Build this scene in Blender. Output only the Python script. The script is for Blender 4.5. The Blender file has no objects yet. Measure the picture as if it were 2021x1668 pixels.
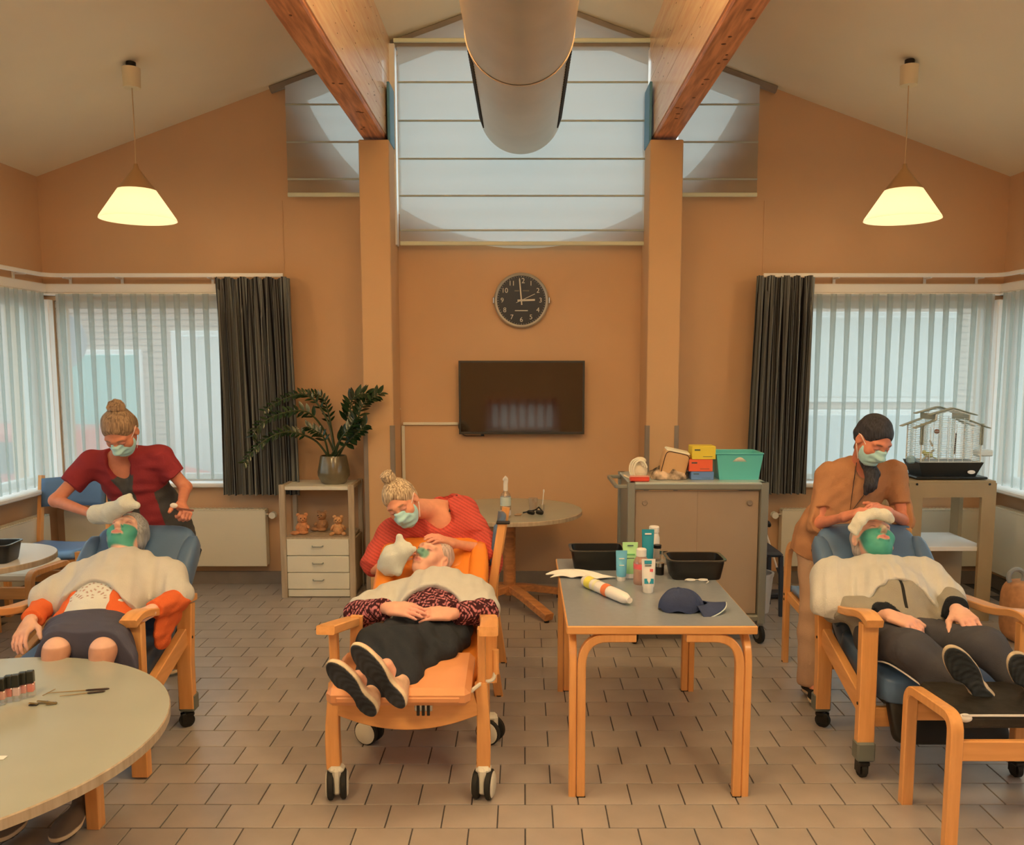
import bpy, math, random
import numpy as np
from mathutils import Vector, Matrix, Euler
from mathutils.geometry import tessellate_polygon
random.seed(7)
SC = bpy.context.scene
COL = SC.collection
PI = math.pi
# ---------------------------------------------------------------- camera, world, exposure
FPX, CX, CY, EYE = 1680.0, 1033.0, 905.0, 1.75        # focal length and principal point for a 2021x1668 frame
PITCH = math.atan(185 / 1680)
cam_d = bpy.data.cameras.new('camera')
cam = bpy.data.objects.new('camera', cam_d); COL.objects.link(cam)
cam.location = (0, 0, EYE)
cam.rotation_euler = (PI / 2 - PITCH, 0, 0)
cam_d.sensor_fit = 'HORIZONTAL'; cam_d.sensor_width = 36
cam_d.lens = FPX / 2021 * 36
cam_d.shift_x = (1010.5 - CX) / 2021
cam_d.shift_y = (CY - 834) / 2021
cam_d.clip_start = .05
SC.camera = cam
w = bpy.data.worlds.new('overcast_sky'); SC.world = w; w.use_nodes = True
nt = w.node_tree; bg = nt.nodes['Background']
tc = nt.nodes.new('ShaderNodeTexCoord'); sx = nt.nodes.new('ShaderNodeSeparateXYZ')
cr = nt.nodes.new('ShaderNodeValToRGB')
nt.links.new(tc.outputs['Generated'], sx.inputs[0]); nt.links.new(sx.outputs['Z'], cr.inputs[0])
cr.color_ramp.elements[0].color = (.60, .68, .68, 1); cr.color_ramp.elements[0].position = 0
cr.color_ramp.elements[1].color = (.80, .90, .94, 1); cr.color_ramp.elements[1].position = .7
nt.links.new(cr.outputs[0], bg.inputs[0]); bg.inputs[1].default_value = 2.5
SC.view_settings.view_transform = 'Standard'; SC.view_settings.look = 'None'
SC.view_settings.exposure = 0.22; SC.view_settings.gamma = 1; SC.view_settings.use_curve_mapping = False
WARM = (1.0, .71, .36)
def light(name, loc, power, size=.12, color=WARM):
    l = bpy.data.lights.new(name, 'POINT'); l.energy = power; l.color = color; l.shadow_soft_size = size
    o = bpy.data.objects.new(name, l); COL.objects.link(o); o.location = loc; return o
def area(name, loc, power, sx_, sy_, rot=(0, 0, 0), color=WARM):
    l = bpy.data.lights.new(name, 'AREA'); l.shape = 'RECTANGLE'; l.size = sx_; l.size_y = sy_; l.energy = power; l.color = color
    o = bpy.data.objects.new(name, l); COL.objects.link(o); o.location = loc; o.rotation_euler = rot; return o
FILL_LAMPS = ((-.80, 3.15), (.80, 3.15), (-1.75, .2), (1.75, .2))
# warm fill lamps added overhead out of view, and the two pendants in view
for x, y in FILL_LAMPS: area('added_fill_light', (x, y, 3.24 if y > 1 else 3.53), 15 if y > 1 else 44, .85, .6); area('added_uplight', (x, y, 3.33 if y > 1 else 3.62), 44, .85, .6, (PI, 0, 0))
light('pendant_bulb_light', (-2.45, 5.55, 2.60), 5.5, .07, (1, .62, .25))
light('pendant_bulb_light', (2.41, 5.55, 2.60), 5.5, .07, (1, .62, .25))
# ---------------------------------------------------------------- pixel helpers (2021x1668 frame)
cp, sp = math.cos(PITCH), math.sin(PITCH)
def _ray(u, v):
    x = (u - CX) / FPX; y = -(v - CY) / FPX
    return (x, cp + y * sp, -sp + y * cp)
def P(u, v, Y):
    d = _ray(u, v); t = Y / d[1]
    return np.array((d[0] * t, Y, EYE + d[2] * t))
def PZ(u, v, Z):
    d = _ray(u, v); t = (Z - EYE) / d[2]
    return np.array((d[0] * t, d[1] * t, Z))
# ---------------------------------------------------------------- materials
def lin(c):
    c = [x / 255 for x in c]
    return tuple((x / 12.92 if x <= .04045 else ((x + .055) / 1.055) ** 2.4) for x in c)
ELIT = (.62, .47, .29)
def A(r, g, b, k=1.0):        # albedo of something that shows as r,g,b under the room's warm light
    return tuple(min(.9, max(.004, x / e * k)) for x, e in zip(lin((r, g, b)), ELIT))
def mat(name, col, rough=.5, metal=0, noise=0, nscale=8, bump=0, bscale=60, spec=.5, coat=0, stretch=None, trans=0, alpha=1, emit=None, vary=0, sss=0, attr=False, col2=None):
    m = bpy.data.materials.new(name); m.use_nodes = True
    N = m.node_tree.nodes; L = m.node_tree.links; b = N['Principled BSDF']
    b.inputs['Base Color'].default_value = (*col, 1); b.inputs['Roughness'].default_value = rough
    b.inputs['Metallic'].default_value = metal; b.inputs['Specular IOR Level'].default_value = spec
    b.inputs['Coat Weight'].default_value = coat
    if trans: b.inputs['Transmission Weight'].default_value = trans
    if alpha < 1: b.inputs['Alpha'].default_value = alpha
    if emit: b.inputs['Emission Color'].default_value = (*emit[:3], 1); b.inputs['Emission Strength'].default_value = emit[3]
    src = None
    t = N.new('ShaderNodeTexCoord'); mp = N.new('ShaderNodeMapping'); L.new(t.outputs['Object'], mp.inputs[0])
    if stretch: mp.inputs['Scale'].default_value = stretch
    if attr:
        a = N.new('ShaderNodeVertexColor'); a.layer_name = 'Col'; src = a.outputs['Color']
    if noise or col2:
        n = N.new('ShaderNodeTexNoise'); n.inputs['Scale'].default_value = nscale; n.inputs['Detail'].default_value = 5
        L.new(mp.outputs[0], n.inputs['Vector'])
        r = N.new('ShaderNodeValToRGB'); L.new(n.outputs['Fac'], r.inputs[0])
        r.color_ramp.elements[0].position = .35; r.color_ramp.elements[1].position = .65
        if col2 and not attr:
            r.color_ramp.elements[0].color = (*col, 1); r.color_ramp.elements[1].color = (*col2, 1); src = r.outputs[0]
        else:
            r.color_ramp.elements[0].color = (1 - noise,) * 3 + (1,); r.color_ramp.elements[1].color = (1 + noise * .4,) * 3 + (1,)
            mx = N.new('ShaderNodeMix'); mx.data_type = 'RGBA'; mx.blend_type = 'MULTIPLY'; mx.inputs[0].default_value = 1
            if src: L.new(src, mx.inputs[6])
            else: mx.inputs[6].default_value = (*col, 1)
            L.new(r.outputs[0], mx.inputs[7]); src = mx.outputs[2]
    if vary:
        oi = N.new('ShaderNodeObjectInfo'); r = N.new('ShaderNodeMapRange'); r.inputs[3].default_value = 1 - vary; r.inputs[4].default_value = 1 + vary
        L.new(oi.outputs['Random'], r.inputs[0]); mx = N.new('ShaderNodeMix'); mx.data_type = 'RGBA'; mx.blend_type = 'MULTIPLY'; mx.inputs[0].default_value = 1
        if src: L.new(src, mx.inputs[6])
        else: mx.inputs[6].default_value = (*col, 1)
        cmb = N.new('ShaderNodeCombineColor'); [L.new(r.outputs[0], cmb.inputs[i]) for i in range(3)]
        L.new(cmb.outputs[0], mx.inputs[7]); src = mx.outputs[2]
    if src: L.new(src, b.inputs['Base Color'])
    if bump:
        n2 = N.new('ShaderNodeTexNoise'); n2.inputs['Scale'].default_value = bscale; n2.inputs['Detail'].default_value = 3
        L.new(mp.outputs[0], n2.inputs['Vector'])
        bp = N.new('ShaderNodeBump'); bp.inputs['Strength'].default_value = bump; bp.inputs['Distance'].default_value = .01
        L.new(n2.outputs['Fac'], bp.inputs['Height']); L.new(bp.outputs[0], b.inputs['Normal'])
    return m
def wood(name, c1, c2, axis=2, rough=.35, scale=1.0):
    st = [14, 14, 14]; st[axis] = 1.2
    return mat(name, c1, rough, col2=c2, nscale=3 * scale, stretch=tuple(st), bump=.04, bscale=6, coat=.15, vary=.05)
def mixmat(name, parts):      # weighted sum of simple shaders: ('transparent'|'translucent'|'diffuse'|'glossy', colour, weight)
    m = bpy.data.materials.new(name); m.use_nodes = True; N = m.node_tree.nodes; L = m.node_tree.links
    N.remove(N['Principled BSDF']); out = N['Material Output']; cur = None; tot = 0
    for kind, c, wt in parts:
        if kind == 'emit': s = N.new('ShaderNodeEmission'); s.inputs[0].default_value = (*c, 1)
        else:
            s = N.new({'transparent': 'ShaderNodeBsdfTransparent', 'translucent': 'ShaderNodeBsdfTranslucent', 'diffuse': 'ShaderNodeBsdfDiffuse', 'glossy': 'ShaderNodeBsdfGlossy'}[kind])
            s.inputs[0].default_value = (*c, 1)
            if kind == 'glossy': s.inputs['Roughness'].default_value = .03
        tot += wt
        if cur is None: cur = s.outputs[0]
        elif kind == 'emit':
            a = N.new('ShaderNodeAddShader'); L.new(cur, a.inputs[0]); L.new(s.outputs[0], a.inputs[1]); cur = a.outputs[0]; tot -= wt
        else:
            x = N.new('ShaderNodeMixShader'); x.inputs[0].default_value = wt / tot; L.new(cur, x.inputs[1]); L.new(s.outputs[0], x.inputs[2]); cur = x.outputs[0]
    L.new(cur, out.inputs[0]); return m
# ---------------------------------------------------------------- mesh builder
def V(*a): return np.array(a, float)
def nrm(a): a = np.asarray(a, float); return a / (np.linalg.norm(a) + 1e-12)
def rotz(a): c, s = math.cos(a), math.sin(a); return np.array([[c, -s, 0], [s, c, 0], [0, 0, 1.]])
def rotm(e): return np.array(Euler(e).to_matrix())
def basis(z, x=(1, 0, 0)):
    z = nrm(z); x = np.asarray(x, float); x = x - z * x.dot(z)
    if np.linalg.norm(x) < 1e-4: x = np.array((0, 1, 0.)) - z * z[1]
    x = nrm(x); return np.column_stack((x, np.cross(z, x), z))
class MB:
    def __init__(s): s.v = []; s.f = []; s.mi = []; s.cur = 0
    def add(s, vs, fs):
        n = len(s.v); s.v += [tuple(map(float, p)) for p in vs]; s.f += [tuple(i + n for i in f) for f in fs]; s.mi += [s.cur] * len(fs); return s
    def box(s, c, d, b=0.0, R=None):
        hx, hy, hz = [x / 2 for x in d]
        if b <= 0:
            p = [(i * hx, j * hy, k * hz) for i in (-1, 1) for j in (-1, 1) for k in (-1, 1)]
            f = [(0, 1, 3, 2), (4, 6, 7, 5), (0, 4, 5, 1), (2, 3, 7, 6), (0, 2, 6, 4), (1, 5, 7, 3)]
        else:
            b = min(b, hx * .9, hy * .9, hz * .9); p = []; ix = {}
            for i in (-1, 1):
                for j in (-1, 1):
                    for k in (-1, 1):
                        for a, q in enumerate(((i * hx, j * (hy - b), k * (hz - b)), (i * (hx - b), j * hy, k * (hz - b)), (i * (hx - b), j * (hy - b), k * hz))):
                            ix[i, j, k, a] = len(p); p.append(q)
            f = []
            def quad(keys):
                ids = [ix[k] for k in keys]
                a, b_, c_ = [np.array(p[i]) for i in ids[:3]]
                cc = np.mean([p[i] for i in ids], 0)
                if np.dot(np.cross(b_ - a, c_ - a), cc) < 0: ids = ids[::-1]
                f.append(tuple(ids))
            for i in (-1, 1):
                quad([(i, -1, -1, 0), (i, 1, -1, 0), (i, 1, 1, 0), (i, -1, 1, 0)])
                quad([(-1, i, -1, 1), (1, i, -1, 1), (1, i, 1, 1), (-1, i, 1, 1)])
                quad([(-1, -1, i, 2), (1, -1, i, 2), (1, 1, i, 2), (-1, 1, i, 2)])
            for i in (-1, 1):
                for j in (-1, 1):
                    quad([(i, j, -1, 0), (i, j, 1, 0), (i, j, 1, 1), (i, j, -1, 1)])
                    quad([(i, -1, j, 0), (i, 1, j, 0), (i, 1, j, 2), (i, -1, j, 2)])
                    quad([(-1, i, j, 1), (1, i, j, 1), (1, i, j, 2), (-1, i, j, 2)])
                    for k in (-1, 1): quad([(i, j, k, 0), (i, j, k, 1), (i, j, k, 2)])
        p = np.array(p)
        if R is not None: p = p @ np.asarray(R).T
        return s.add(p + np.array(c), f)
    def bar(s, a, b, wd, th, x=(1, 0, 0), bev=.003):     # rectangular bar between two points, width along x
        a = np.array(a, float); b = np.array(b, float); R = basis(b - a, x)
        return s.box((a + b) / 2, (wd, th, np.linalg.norm(b - a)), bev, R)
    def tube(s, pts, r, n=8, cap=True, flat=1.0, up=(0, 0, 1)):
        pts = [np.array(p, float) for p in pts]; m = len(pts); rs = r if hasattr(r, '__len__') else [r] * m
        vs = []; prev = None
        for i, p in enumerate(pts):
            t = nrm(pts[min(i + 1, m - 1)] - pts[max(i - 1, 0)])
            if prev is None:
                x = np.cross(t, up); x = np.cross(t, (1, 0, 0)) if np.linalg.norm(x) < 1e-3 else x
            else: x = prev - t * prev.dot(t)
            x = nrm(x); prev = x; y = np.cross(t, x)
            vs += [p + rs[i] * (math.cos(a) * x + flat * math.sin(a) * y) for a in [2 * PI * k / n for k in range(n)]]
        fs = [(i * n + k, i * n + (k + 1) % n, (i + 1) * n + (k + 1) % n, (i + 1) * n + k) for i in range(m - 1) for k in range(n)]
        if cap: fs += [tuple(range(n))[::-1], tuple((m - 1) * n + k for k in range(n))]
        return s.add(vs, fs)
    def strip(s, pts, wd, th, x=(1, 0, 0)):               # bent rectangular section; wd along x, th across
        pts = [np.array(p, float) for p in pts]; m = len(pts); vs = []; x = nrm(x); wds = wd if hasattr(wd, '__len__') else [wd] * m
        for i, p in enumerate(pts):
            t = nrm(pts[min(i + 1, m - 1)] - pts[max(i - 1, 0)]); xx = nrm(x - t * x.dot(t)); y = np.cross(t, xx); b = min(.15 * th, .004); w = wds[i]
            for a, c in ((-w / 2 + b, -th / 2), (w / 2 - b, -th / 2), (w / 2, -th / 2 + b), (w / 2, th / 2 - b), (w / 2 - b, th / 2), (-w / 2 + b, th / 2), (-w / 2, th / 2 - b), (-w / 2, -th / 2 + b)): vs.append(p + a * xx + c * y)
        n = 8
        fs = [(i * n + k, i * n + (k + 1) % n, (i + 1) * n + (k + 1) % n, (i + 1) * n + k) for i in range(m - 1) for k in range(n)]
        fs += [tuple(range(n))[::-1], tuple((m - 1) * n + k for k in range(n))]
        return s.add(vs, fs)
    def lathe(s, prof, c=(0, 0, 0), n=24, R=None):
        vs = []; R = np.eye(3) if R is None else np.asarray(R)
        for r, z in prof: vs += [R @ np.array((r * math.cos(2 * PI * k / n), r * math.sin(2 * PI * k / n), z)) + np.array(c) for k in range(n)]
        fs = [(i * n + k, i * n + (k + 1) % n, (i + 1) * n + (k + 1) % n, (i + 1) * n + k) for i in range(len(prof) - 1) for k in range(n)]
        return s.add(vs, fs)
    def disc(s, c, r, R=None, n=24, h=.01):
        return s.lathe([(0.0001, 0), (r, 0), (r, h), (.0001, h)], c, n, R)
    def ell(s, c, r, R=None, n=14, m=9, e=1.0):
        vs = []; R = np.eye(3) if R is None else np.asarray(R); sg = lambda q: math.copysign(abs(q) ** e, q)
        for j in range(m + 1):
            ph = -PI / 2 + PI * j / m; ph = max(-PI / 2 + .02, min(PI / 2 - .02, ph))
            for k in range(n):
                th = 2 * PI * k / n
                vs.append(R @ np.array((r[0] * sg(math.cos(ph)) * sg(math.cos(th)), r[1] * sg(math.cos(ph)) * sg(math.sin(th)), r[2] * sg(math.sin(ph)))) + np.array(c))
        fs = [(i * n + k, i * n + (k + 1) % n, (i + 1) * n + (k + 1) % n, (i + 1) * n + k) for i in range(m) for k in range(n)]
        fs += [tuple(range(n))[::-1], tuple(m * n + k for k in range(n))]
        return s.add(vs, fs)
    def plate(s, outer, holes, o, ex, ey, th):            # polygon with holes, extruded by th (vector)
        o, ex, ey, th = [np.array(q, float) for q in (o, ex, ey, th)]
        loops = [outer] + list(holes); flat = [q for l in loops for q in l]
        tri = tessellate_polygon([[Vector((a, b, 0)) for a, b in l] for l in loops]); n = len(flat)
        vs = [o + a * ex + b * ey for a, b in flat]; vs += [q + th for q in vs]
        fs = [tuple(t) for t in tri] + [tuple(i + n for i in t)[::-1] for t in tri]; k = 0
        for l in loops:
            m = len(l); fs += [(k + i, k + (i + 1) % m, k + (i + 1) % m + n, k + i + n) for i in range(m)]; k += m
        return s.add(vs, fs)
    def build(s, name, m, parent=None, smooth=True, world=False, ang=35):
        me = bpy.data.meshes.new(name); me.from_pydata(s.v, [], s.f)
        for q in (m if isinstance(m, (list, tuple)) else [m]): me.materials.append(q)
        if any(s.mi): me.polygons.foreach_set('material_index', s.mi)
        import bmesh
        bm = bmesh.new(); bm.from_mesh(me); bmesh.ops.recalc_face_normals(bm, faces=bm.faces); bm.to_mesh(me); bm.free()
        if smooth:
            me.polygons.foreach_set('use_smooth', [True] * len(me.polygons))
            me.set_sharp_from_angle(angle=math.radians(ang))
        return link(name, me, parent, world)
def link(name, me, parent=None, world=False):
    o = bpy.data.objects.new(name, me); COL.objects.link(o)
    if parent is not None:
        o.parent = parent
        if world: o.matrix_parent_inverse = wmat(parent).inverted()
    return o
def wmat(o):
    return (wmat(o.parent) @ o.matrix_parent_inverse if o.parent else Matrix()) @ o.matrix_basis
def tag(o, label, cat, group=None):
    o['label'] = label; o['category'] = cat
    if group: o['group'] = group
    return o
def thing(name, label, cat, loc=(0, 0, 0), rz=0, group=None):
    o = bpy.data.objects.new(name, None); COL.objects.link(o); o.empty_display_size = .05
    o.location = [float(q) for q in loc]; o.rotation_euler = (0, 0, rz); return tag(o, label, cat, group)
def struct(o): o['kind'] = 'structure'; return o
def sheet(name, fn, ns, nt_, m, parent=None, world=False, closed=False):   # fn(s,t) -> xyz, with UV = (s,t)
    vs = [fn(i / ns, j / nt_) for j in range(nt_ + 1) for i in range(ns + 1)]
    fs = [(j * (ns + 1) + i, j * (ns + 1) + i + 1, (j + 1) * (ns + 1) + i + 1, (j + 1) * (ns + 1) + i) for j in range(nt_) for i in range(ns)]
    me = bpy.data.meshes.new(name); me.from_pydata([tuple(map(float, q)) for q in vs], [], fs); me.materials.append(m)
    uv = me.uv_layers.new(name='UVMap'); li = np.empty(len(me.loops), np.int32); me.loops.foreach_get('vertex_index', li)
    uv.data.foreach_set('uv', np.column_stack(((li % (ns + 1)) / ns, (li // (ns + 1)) / nt_)).astype(np.float32).ravel())
    me.polygons.foreach_set('use_smooth', [True] * len(me.polygons))
    return link(name, me, parent, world)
def arc(pts, r, n=5):          # polyline with rounded corners
    pts = [np.array(p, float) for p in pts]; out = [pts[0]]
    for i in range(1, len(pts) - 1):
        a, b, c = pts[i - 1], pts[i], pts[i + 1]; la = min(r, np.linalg.norm(a - b) * .49); lc = min(r, np.linalg.norm(c - b) * .49)
        p0 = b + nrm(a - b) * la; p2 = b + nrm(c - b) * lc
        for k in range(n + 1): t = k / n; out.append((1 - t) ** 2 * p0 + 2 * t * (1 - t) * b + t * t * p2)
    out.append(pts[-1]); return out
def copy_tree(o, loc, rz=None, label=None, parent=None):
    c = o.copy(); COL.objects.link(c)
    if parent is None:
        c.location = [float(q) for q in loc]
        if rz is not None: c.rotation_euler = (0, 0, rz)
        if label: c['label'] = label
    else: c.parent = parent; c.matrix_parent_inverse = o.matrix_parent_inverse.copy()
    for ch in [q for q in bpy.data.objects if q.parent is o]: copy_tree(ch, None, parent=c)
    return c
def text_mesh(name, body, size, loc, rot, m, parent, depth=.001, align='CENTER', world=True):
    cu = bpy.data.curves.new(name, 'FONT'); cu.body = body; cu.size = size; cu.align_x = align; cu.align_y = 'CENTER'; cu.extrude = depth
    o = bpy.data.objects.new(name, cu); COL.objects.link(o)
    me = bpy.data.meshes.new_from_object(o); bpy.data.objects.remove(o); bpy.data.curves.remove(cu)
    me.transform(Matrix.Translation([float(q) for q in loc]) @ Euler(rot).to_matrix().to_4x4()); me.materials.clear(); me.materials.append(m)
    return link(name, me, parent, world)
# ================================================================ MATERIALS
M = {}
M['wall'] = mat('apricot_wall_paint', A(173, 126, 79), .75, noise=.03, nscale=2, bump=.05, bscale=120)
M['ceil'] = mat('ceiling_plaster', (.90, .82, .64), .85, noise=.02, nscale=2)
M['post'] = mat('apricot_column_paint', A(176, 128, 77), .7, noise=.03, nscale=2)
M['white'] = mat('cream_lacquer', A(190, 168, 128), .4, noise=.03, nscale=3)
M['trim'] = mat('window_trim_white', A(196, 182, 145), .4)
M['radi'] = mat('radiator_enamel', A(184, 160, 118), .35, noise=.02, nscale=3)
M['plinth'] = mat('plinth_tile', A(118, 97, 72), .35, noise=.08, nscale=9)
M['tile'] = mat('floor_tile_glaze', A(143, 120, 92), .3, noise=.10, nscale=5, vary=.06, spec=.45, bump=.02, bscale=30)
M['grout'] = mat('dark_grout', A(72, 62, 50), .9)
M['beam'] = wood('laminated_beam_wood', A(196, 116, 62), A(150, 82, 40), 1, .4)
M['beamside'] = wood('lit_beam_face', (.92, .68, .44), (.80, .48, .29), 1, .28)  # inner beam faces: daylight glare put into the wood colour
M['wood'] = wood('honey_beech', (.90, .47, .175), (.80, .39, .135), 2, .32)
M['woodx'] = wood('honey_beech_x', (.90, .47, .175), (.80, .39, .135), 0, .32)
M['woody'] = wood('honey_beech_y', (.90, .47, .175), (.80, .39, .135), 1, .32)
M['woodd'] = wood('brown_beech', A(178, 108, 52), A(150, 88, 42), 0, .35)
M['oak'] = wood('washed_oak_board', A(158, 130, 92), A(140, 112, 76), 2, .55)
M['duct'] = mat('brushed_zinc', (.66, .64, .56), .40, metal=.7, noise=.05, nscale=4)
M['steel'] = mat('chrome', (.62, .60, .56), .22, metal=1)
M['dsteel'] = mat('dull_grey_metal', A(128, 118, 92), .45, metal=.5)
M['black'] = mat('black_plastic', (.012, .012, .012), .35, noise=.1)
M['blackm'] = mat('black_matte', (.01, .01, .01), .6)
M['rubber'] = mat('dark_rubber', (.02, .021, .02), .7)
M['screen'] = mat('television_glass', (.004, .004, .004), .05, spec=1.0, coat=1.0)
M['bluev'] = mat('blue_vinyl', A(74, 88, 94), .35, noise=.06, nscale=7, bump=.05, bscale=90)
M['blues'] = mat('blue_seat_vinyl', A(98, 122, 136), .3, noise=.04, nscale=7)
M['orv'] = mat('orange_vinyl', A(232, 104, 28), .34, noise=.06, nscale=6, bump=.04, bscale=90)
M['orl'] = mat('coral_vinyl', A(246, 122, 66), .34, noise=.04, nscale=6)
M['grayc'] = mat('grey_castor_plastic', A(92, 86, 66), .5)
M['glass'] = mixmat('window_glass', [('transparent', (.93, .96, .95), .93), ('glossy', (.9, .9, .9), .07)])
M['sheer'] = mixmat('sheer_voile', [('transparent', (.94, .97, .97), .40), ('translucent', (.78, .82, .80), .42), ('diffuse', (.54, .58, .55), .18)])
M['blind'] = mixmat('blind_fabric', [('transparent', (.92, .95, .95), .085), ('translucent', (.60, .64, .62), .42), ('diffuse', (.50, .42, .32), .49)])
M['teal'] = mat('turquoise_plastic', A(80, 148, 120), .4)
M['brick'] = mat('pale_brick', (.62, .50, .43), .9, noise=.1, nscale=30)
M['cardb'] = mat('beige_panel', A(160, 128, 88), .5, noise=.04)
# ================================================================ THE ROOM
D, HX = 6.70, 3.72
def roof(x): return 4.505 - .3565 * abs(x)
cz, crad = 4.52, 1.88
hole = []
def uch(x): return roof(x) - .05
# round window, cut off below the slope of the roof
for k in range(41):
    a = PI + PI * k / 40; x, z = crad * math.cos(a), cz + crad * math.sin(a)
    if z < uch(x): hole.append((x, z))
xl = hole[0][0]; hole = [(xl - .05, uch(xl - .05) - .02)] + hole + [(-xl + .05, uch(xl - .05) - .02), (0, uch(0))]
WL = [(-3.69, .82), (-2.02, .82), (-2.02, 2.25), (-3.69, 2.25)]; WR = [(2.02, .82), (3.69, .82), (3.69, 2.25), (2.02, 2.25)]
o = MB().plate([(-HX - .3, -.05), (HX + .3, -.05), (HX + .3, roof(HX) + .02), (0, roof(0) + .1), (-HX - .3, roof(HX) + .02)], [WL, WR, hole], (0, D, 0), (1, 0, 0), (0, 0, 1), (0, .3, 0)).build('wall_back', M['wall'], smooth=False); struct(o)
for sgn, nm in ((-1, 'left'), (1, 'right')):
    o = MB().plate([(-3.2, -.05), (D, -.05), (D, roof(HX)), (-3.2, roof(HX))], [[(1.2, .82), (6.67, .82), (6.67, 2.25), (1.2, 2.25)]], (sgn * HX, 0, 0), (0, 1, 0), (0, 0, 1), (sgn * .3, 0, 0)).build('wall_' + nm, M['wall'], smooth=False); struct(o)
o = MB().plate([(-HX - .3, -.05), (HX + .3, -.05), (HX + .3, roof(HX)), (0, roof(0) + .1), (-HX - .3, roof(HX))], [[(-.68, .50), (.64, .50), (.64, 1.04), (-.68, 1.04)], hole], (0, -3.2, 0), (1, 0, 0), (0, 0, 1), (0, -.25, 0)).build('wall_front', M['wall'], smooth=False); struct(o)
cb = MB()
for sgn in (-1, 1):
    cb.plate([(-3.5, 0), (D + .35, 0), (D + .35, 4.35), (-3.5, 4.35)], [], (0, 0, roof(0)), (0, 1, 0), nrm((sgn, 0, -.3565)), (0, 0, .12))
struct(cb.build('ceiling', M['ceil'], smooth=False))
# floor: dark grout bed with every tile laid in running bond
fl = struct(MB().box((0, 1.75, -.035), (2 * HX + .2, 10.1, .06)).build('floor', M['grout'], smooth=False))
TW, TD, G = .2137, .1731, .005
tmb = MB().box((0, 0, -.004), (TW - G, TD - G, .012), .0015); tile0 = None; stuff = MB(); cand = []
for r in range(-32, 22):
    y = 3.233 - TD / 2 + r * TD                       # row 0 lies between 3.06 and 3.233 m
    if y + TD / 2 > D: continue
    off = .0067 + (TW / 2 if r % 2 else 0)
    for k in range(-19, 19):
        x = off + k * TW
        if abs(x) > HX - TW / 2: continue
        vis = y > 2.9 and abs(x) < y * .62
        cand.append((vis, y, x))
ind = sorted([c for c in cand if c[0]], key=lambda c: c[1])[:300]; iset = set(ind)
for c in ind:
    if tile0 is None: tile0 = tmb.build('tile', M['tile'], fl); o = tile0
    else: o = tile0.copy(); COL.objects.link(o)
    o.location = (c[2], c[1], random.uniform(-.0008, .0004)); o.rotation_euler = (random.uniform(-.002, .002), random.uniform(-.002, .002), 0)
for c in cand:
    if c not in iset: stuff.box((c[2], c[1], -.004), (TW - G, TD - G, .012))
o = stuff.build('tile_field', M['tile'], fl, smooth=False); o['kind'] = 'stuff'
# plinths
struct(MB().box((0, D - .008, .052), (2 * HX, .016, .104), .003).build('baseboard_back', M['plinth']))
struct(MB().box((-HX + .008, 1.7, .052), (.016, 9.9, .104), .003).build('baseboard_left', M['plinth']))
struct(MB().box((HX - .008, 1.7, .052), (.016, 9.9, .104), .003).build('baseboard_right', M['plinth']))
# windows: frame, mullion, pane, sill
def window(n, x0, x1, z0, z1, org, ex, out, mull=(), vis=True):
    # ex along the wall, out = outward normal; returns structure root
    org, ex, out = V(*org), V(*ex), V(*out); up = V(0, 0, 1); mid = org + out * .12
    f = MB(); R = np.column_stack((ex, out, up))
    def bx(cx, cz_, w_, h_, dpt=.06): f.box(mid + ex * cx + up * cz_, (w_, dpt, h_), .004, R)
    bx((x0 + x1) / 2, z0 + .03, x1 - x0, .06); bx((x0 + x1) / 2, z1 - .03, x1 - x0, .06); bx(x0 + .03, (z0 + z1) / 2, .06, z1 - z0 - .12); bx(x1 - .03, (z0 + z1) / 2, .06, z1 - z0 - .12)
    for m_ in mull: bx(m_, (z0 + z1) / 2, .07, z1 - z0 - .12)
    root = struct(f.build('window_%d' % n, M['trim']))
    MB().box(mid + ex * (x0 + x1) / 2 + up * (z0 + z1) / 2, (x1 - x0 - .1, .008, z1 - z0 - .1), 0, R).build('pane', M['glass'], root)
    MB().box(org + ex * (x0 + x1) / 2 + up * (z0 - .012) + out * (.035 if n < 3 else 0), (x1 - x0 + (.0 if n < 3 else .1), .23 if n < 3 else .30, .035), .008, R).build('window_sill', M['trim'], root)
    return root
window(1, -3.69, -2.02, .82, 2.25, (0, D, 0), (1, 0, 0), (0, 1, 0))
window(2, 2.02, 3.69, .82, 2.25, (0, D, 0), (1, 0, 0), (0, 1, 0))
window(3, 1.2, 6.67, .82, 2.25, (-HX, 0, 0), (0, 1, 0), (-1, 0, 0), (2.9, 4.7))
window(4, 1.2, 6.67, .82, 2.25, (HX, 0, 0), (0, 1, 0), (1, 0, 0), (2.9, 4.7))
window(5, -.68, .64, .50, 1.04, (0, -3.2, 0), (1, 0, 0), (0, -1, 0), ())  # unseen low window, added for the reflection on the television
rb = MB(); n = len(hole); ins = [(x * .972, cz + (z - cz) * .972) for x, z in hole]
rb.plate(hole, [ins], (0, D + .10, 0), (1, 0, 0), (0, 0, 1), (0, .06, 0))
for x in (-.98, .98): rb.box((x, D + .13, (uch(x) + 2.9) / 2 - .05), (.05, .05, uch(x) - 2.8), .004)
rw = struct(rb.build('window_6', M['trim'], smooth=False))
MB().plate(ins, [], (0, D + .13, 0), (1, 0, 0), (0, 0, 1), (0, .006, 0)).build('pane', M['glass'], rw, smooth=False)
rw2 = struct(MB().plate(hole, [ins], (0, -3.36, 0), (1, 0, 0), (0, 0, 1), (0, .06, 0)).build('window_7', M['trim'], smooth=False))  # unseen round window, added to bring daylight into the central bay
MB().plate(ins, [], (0, -3.34, 0), (1, 0, 0), (0, 0, 1), (0, .006, 0)).build('pane', M['glass'], rw2, smooth=False)
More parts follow.
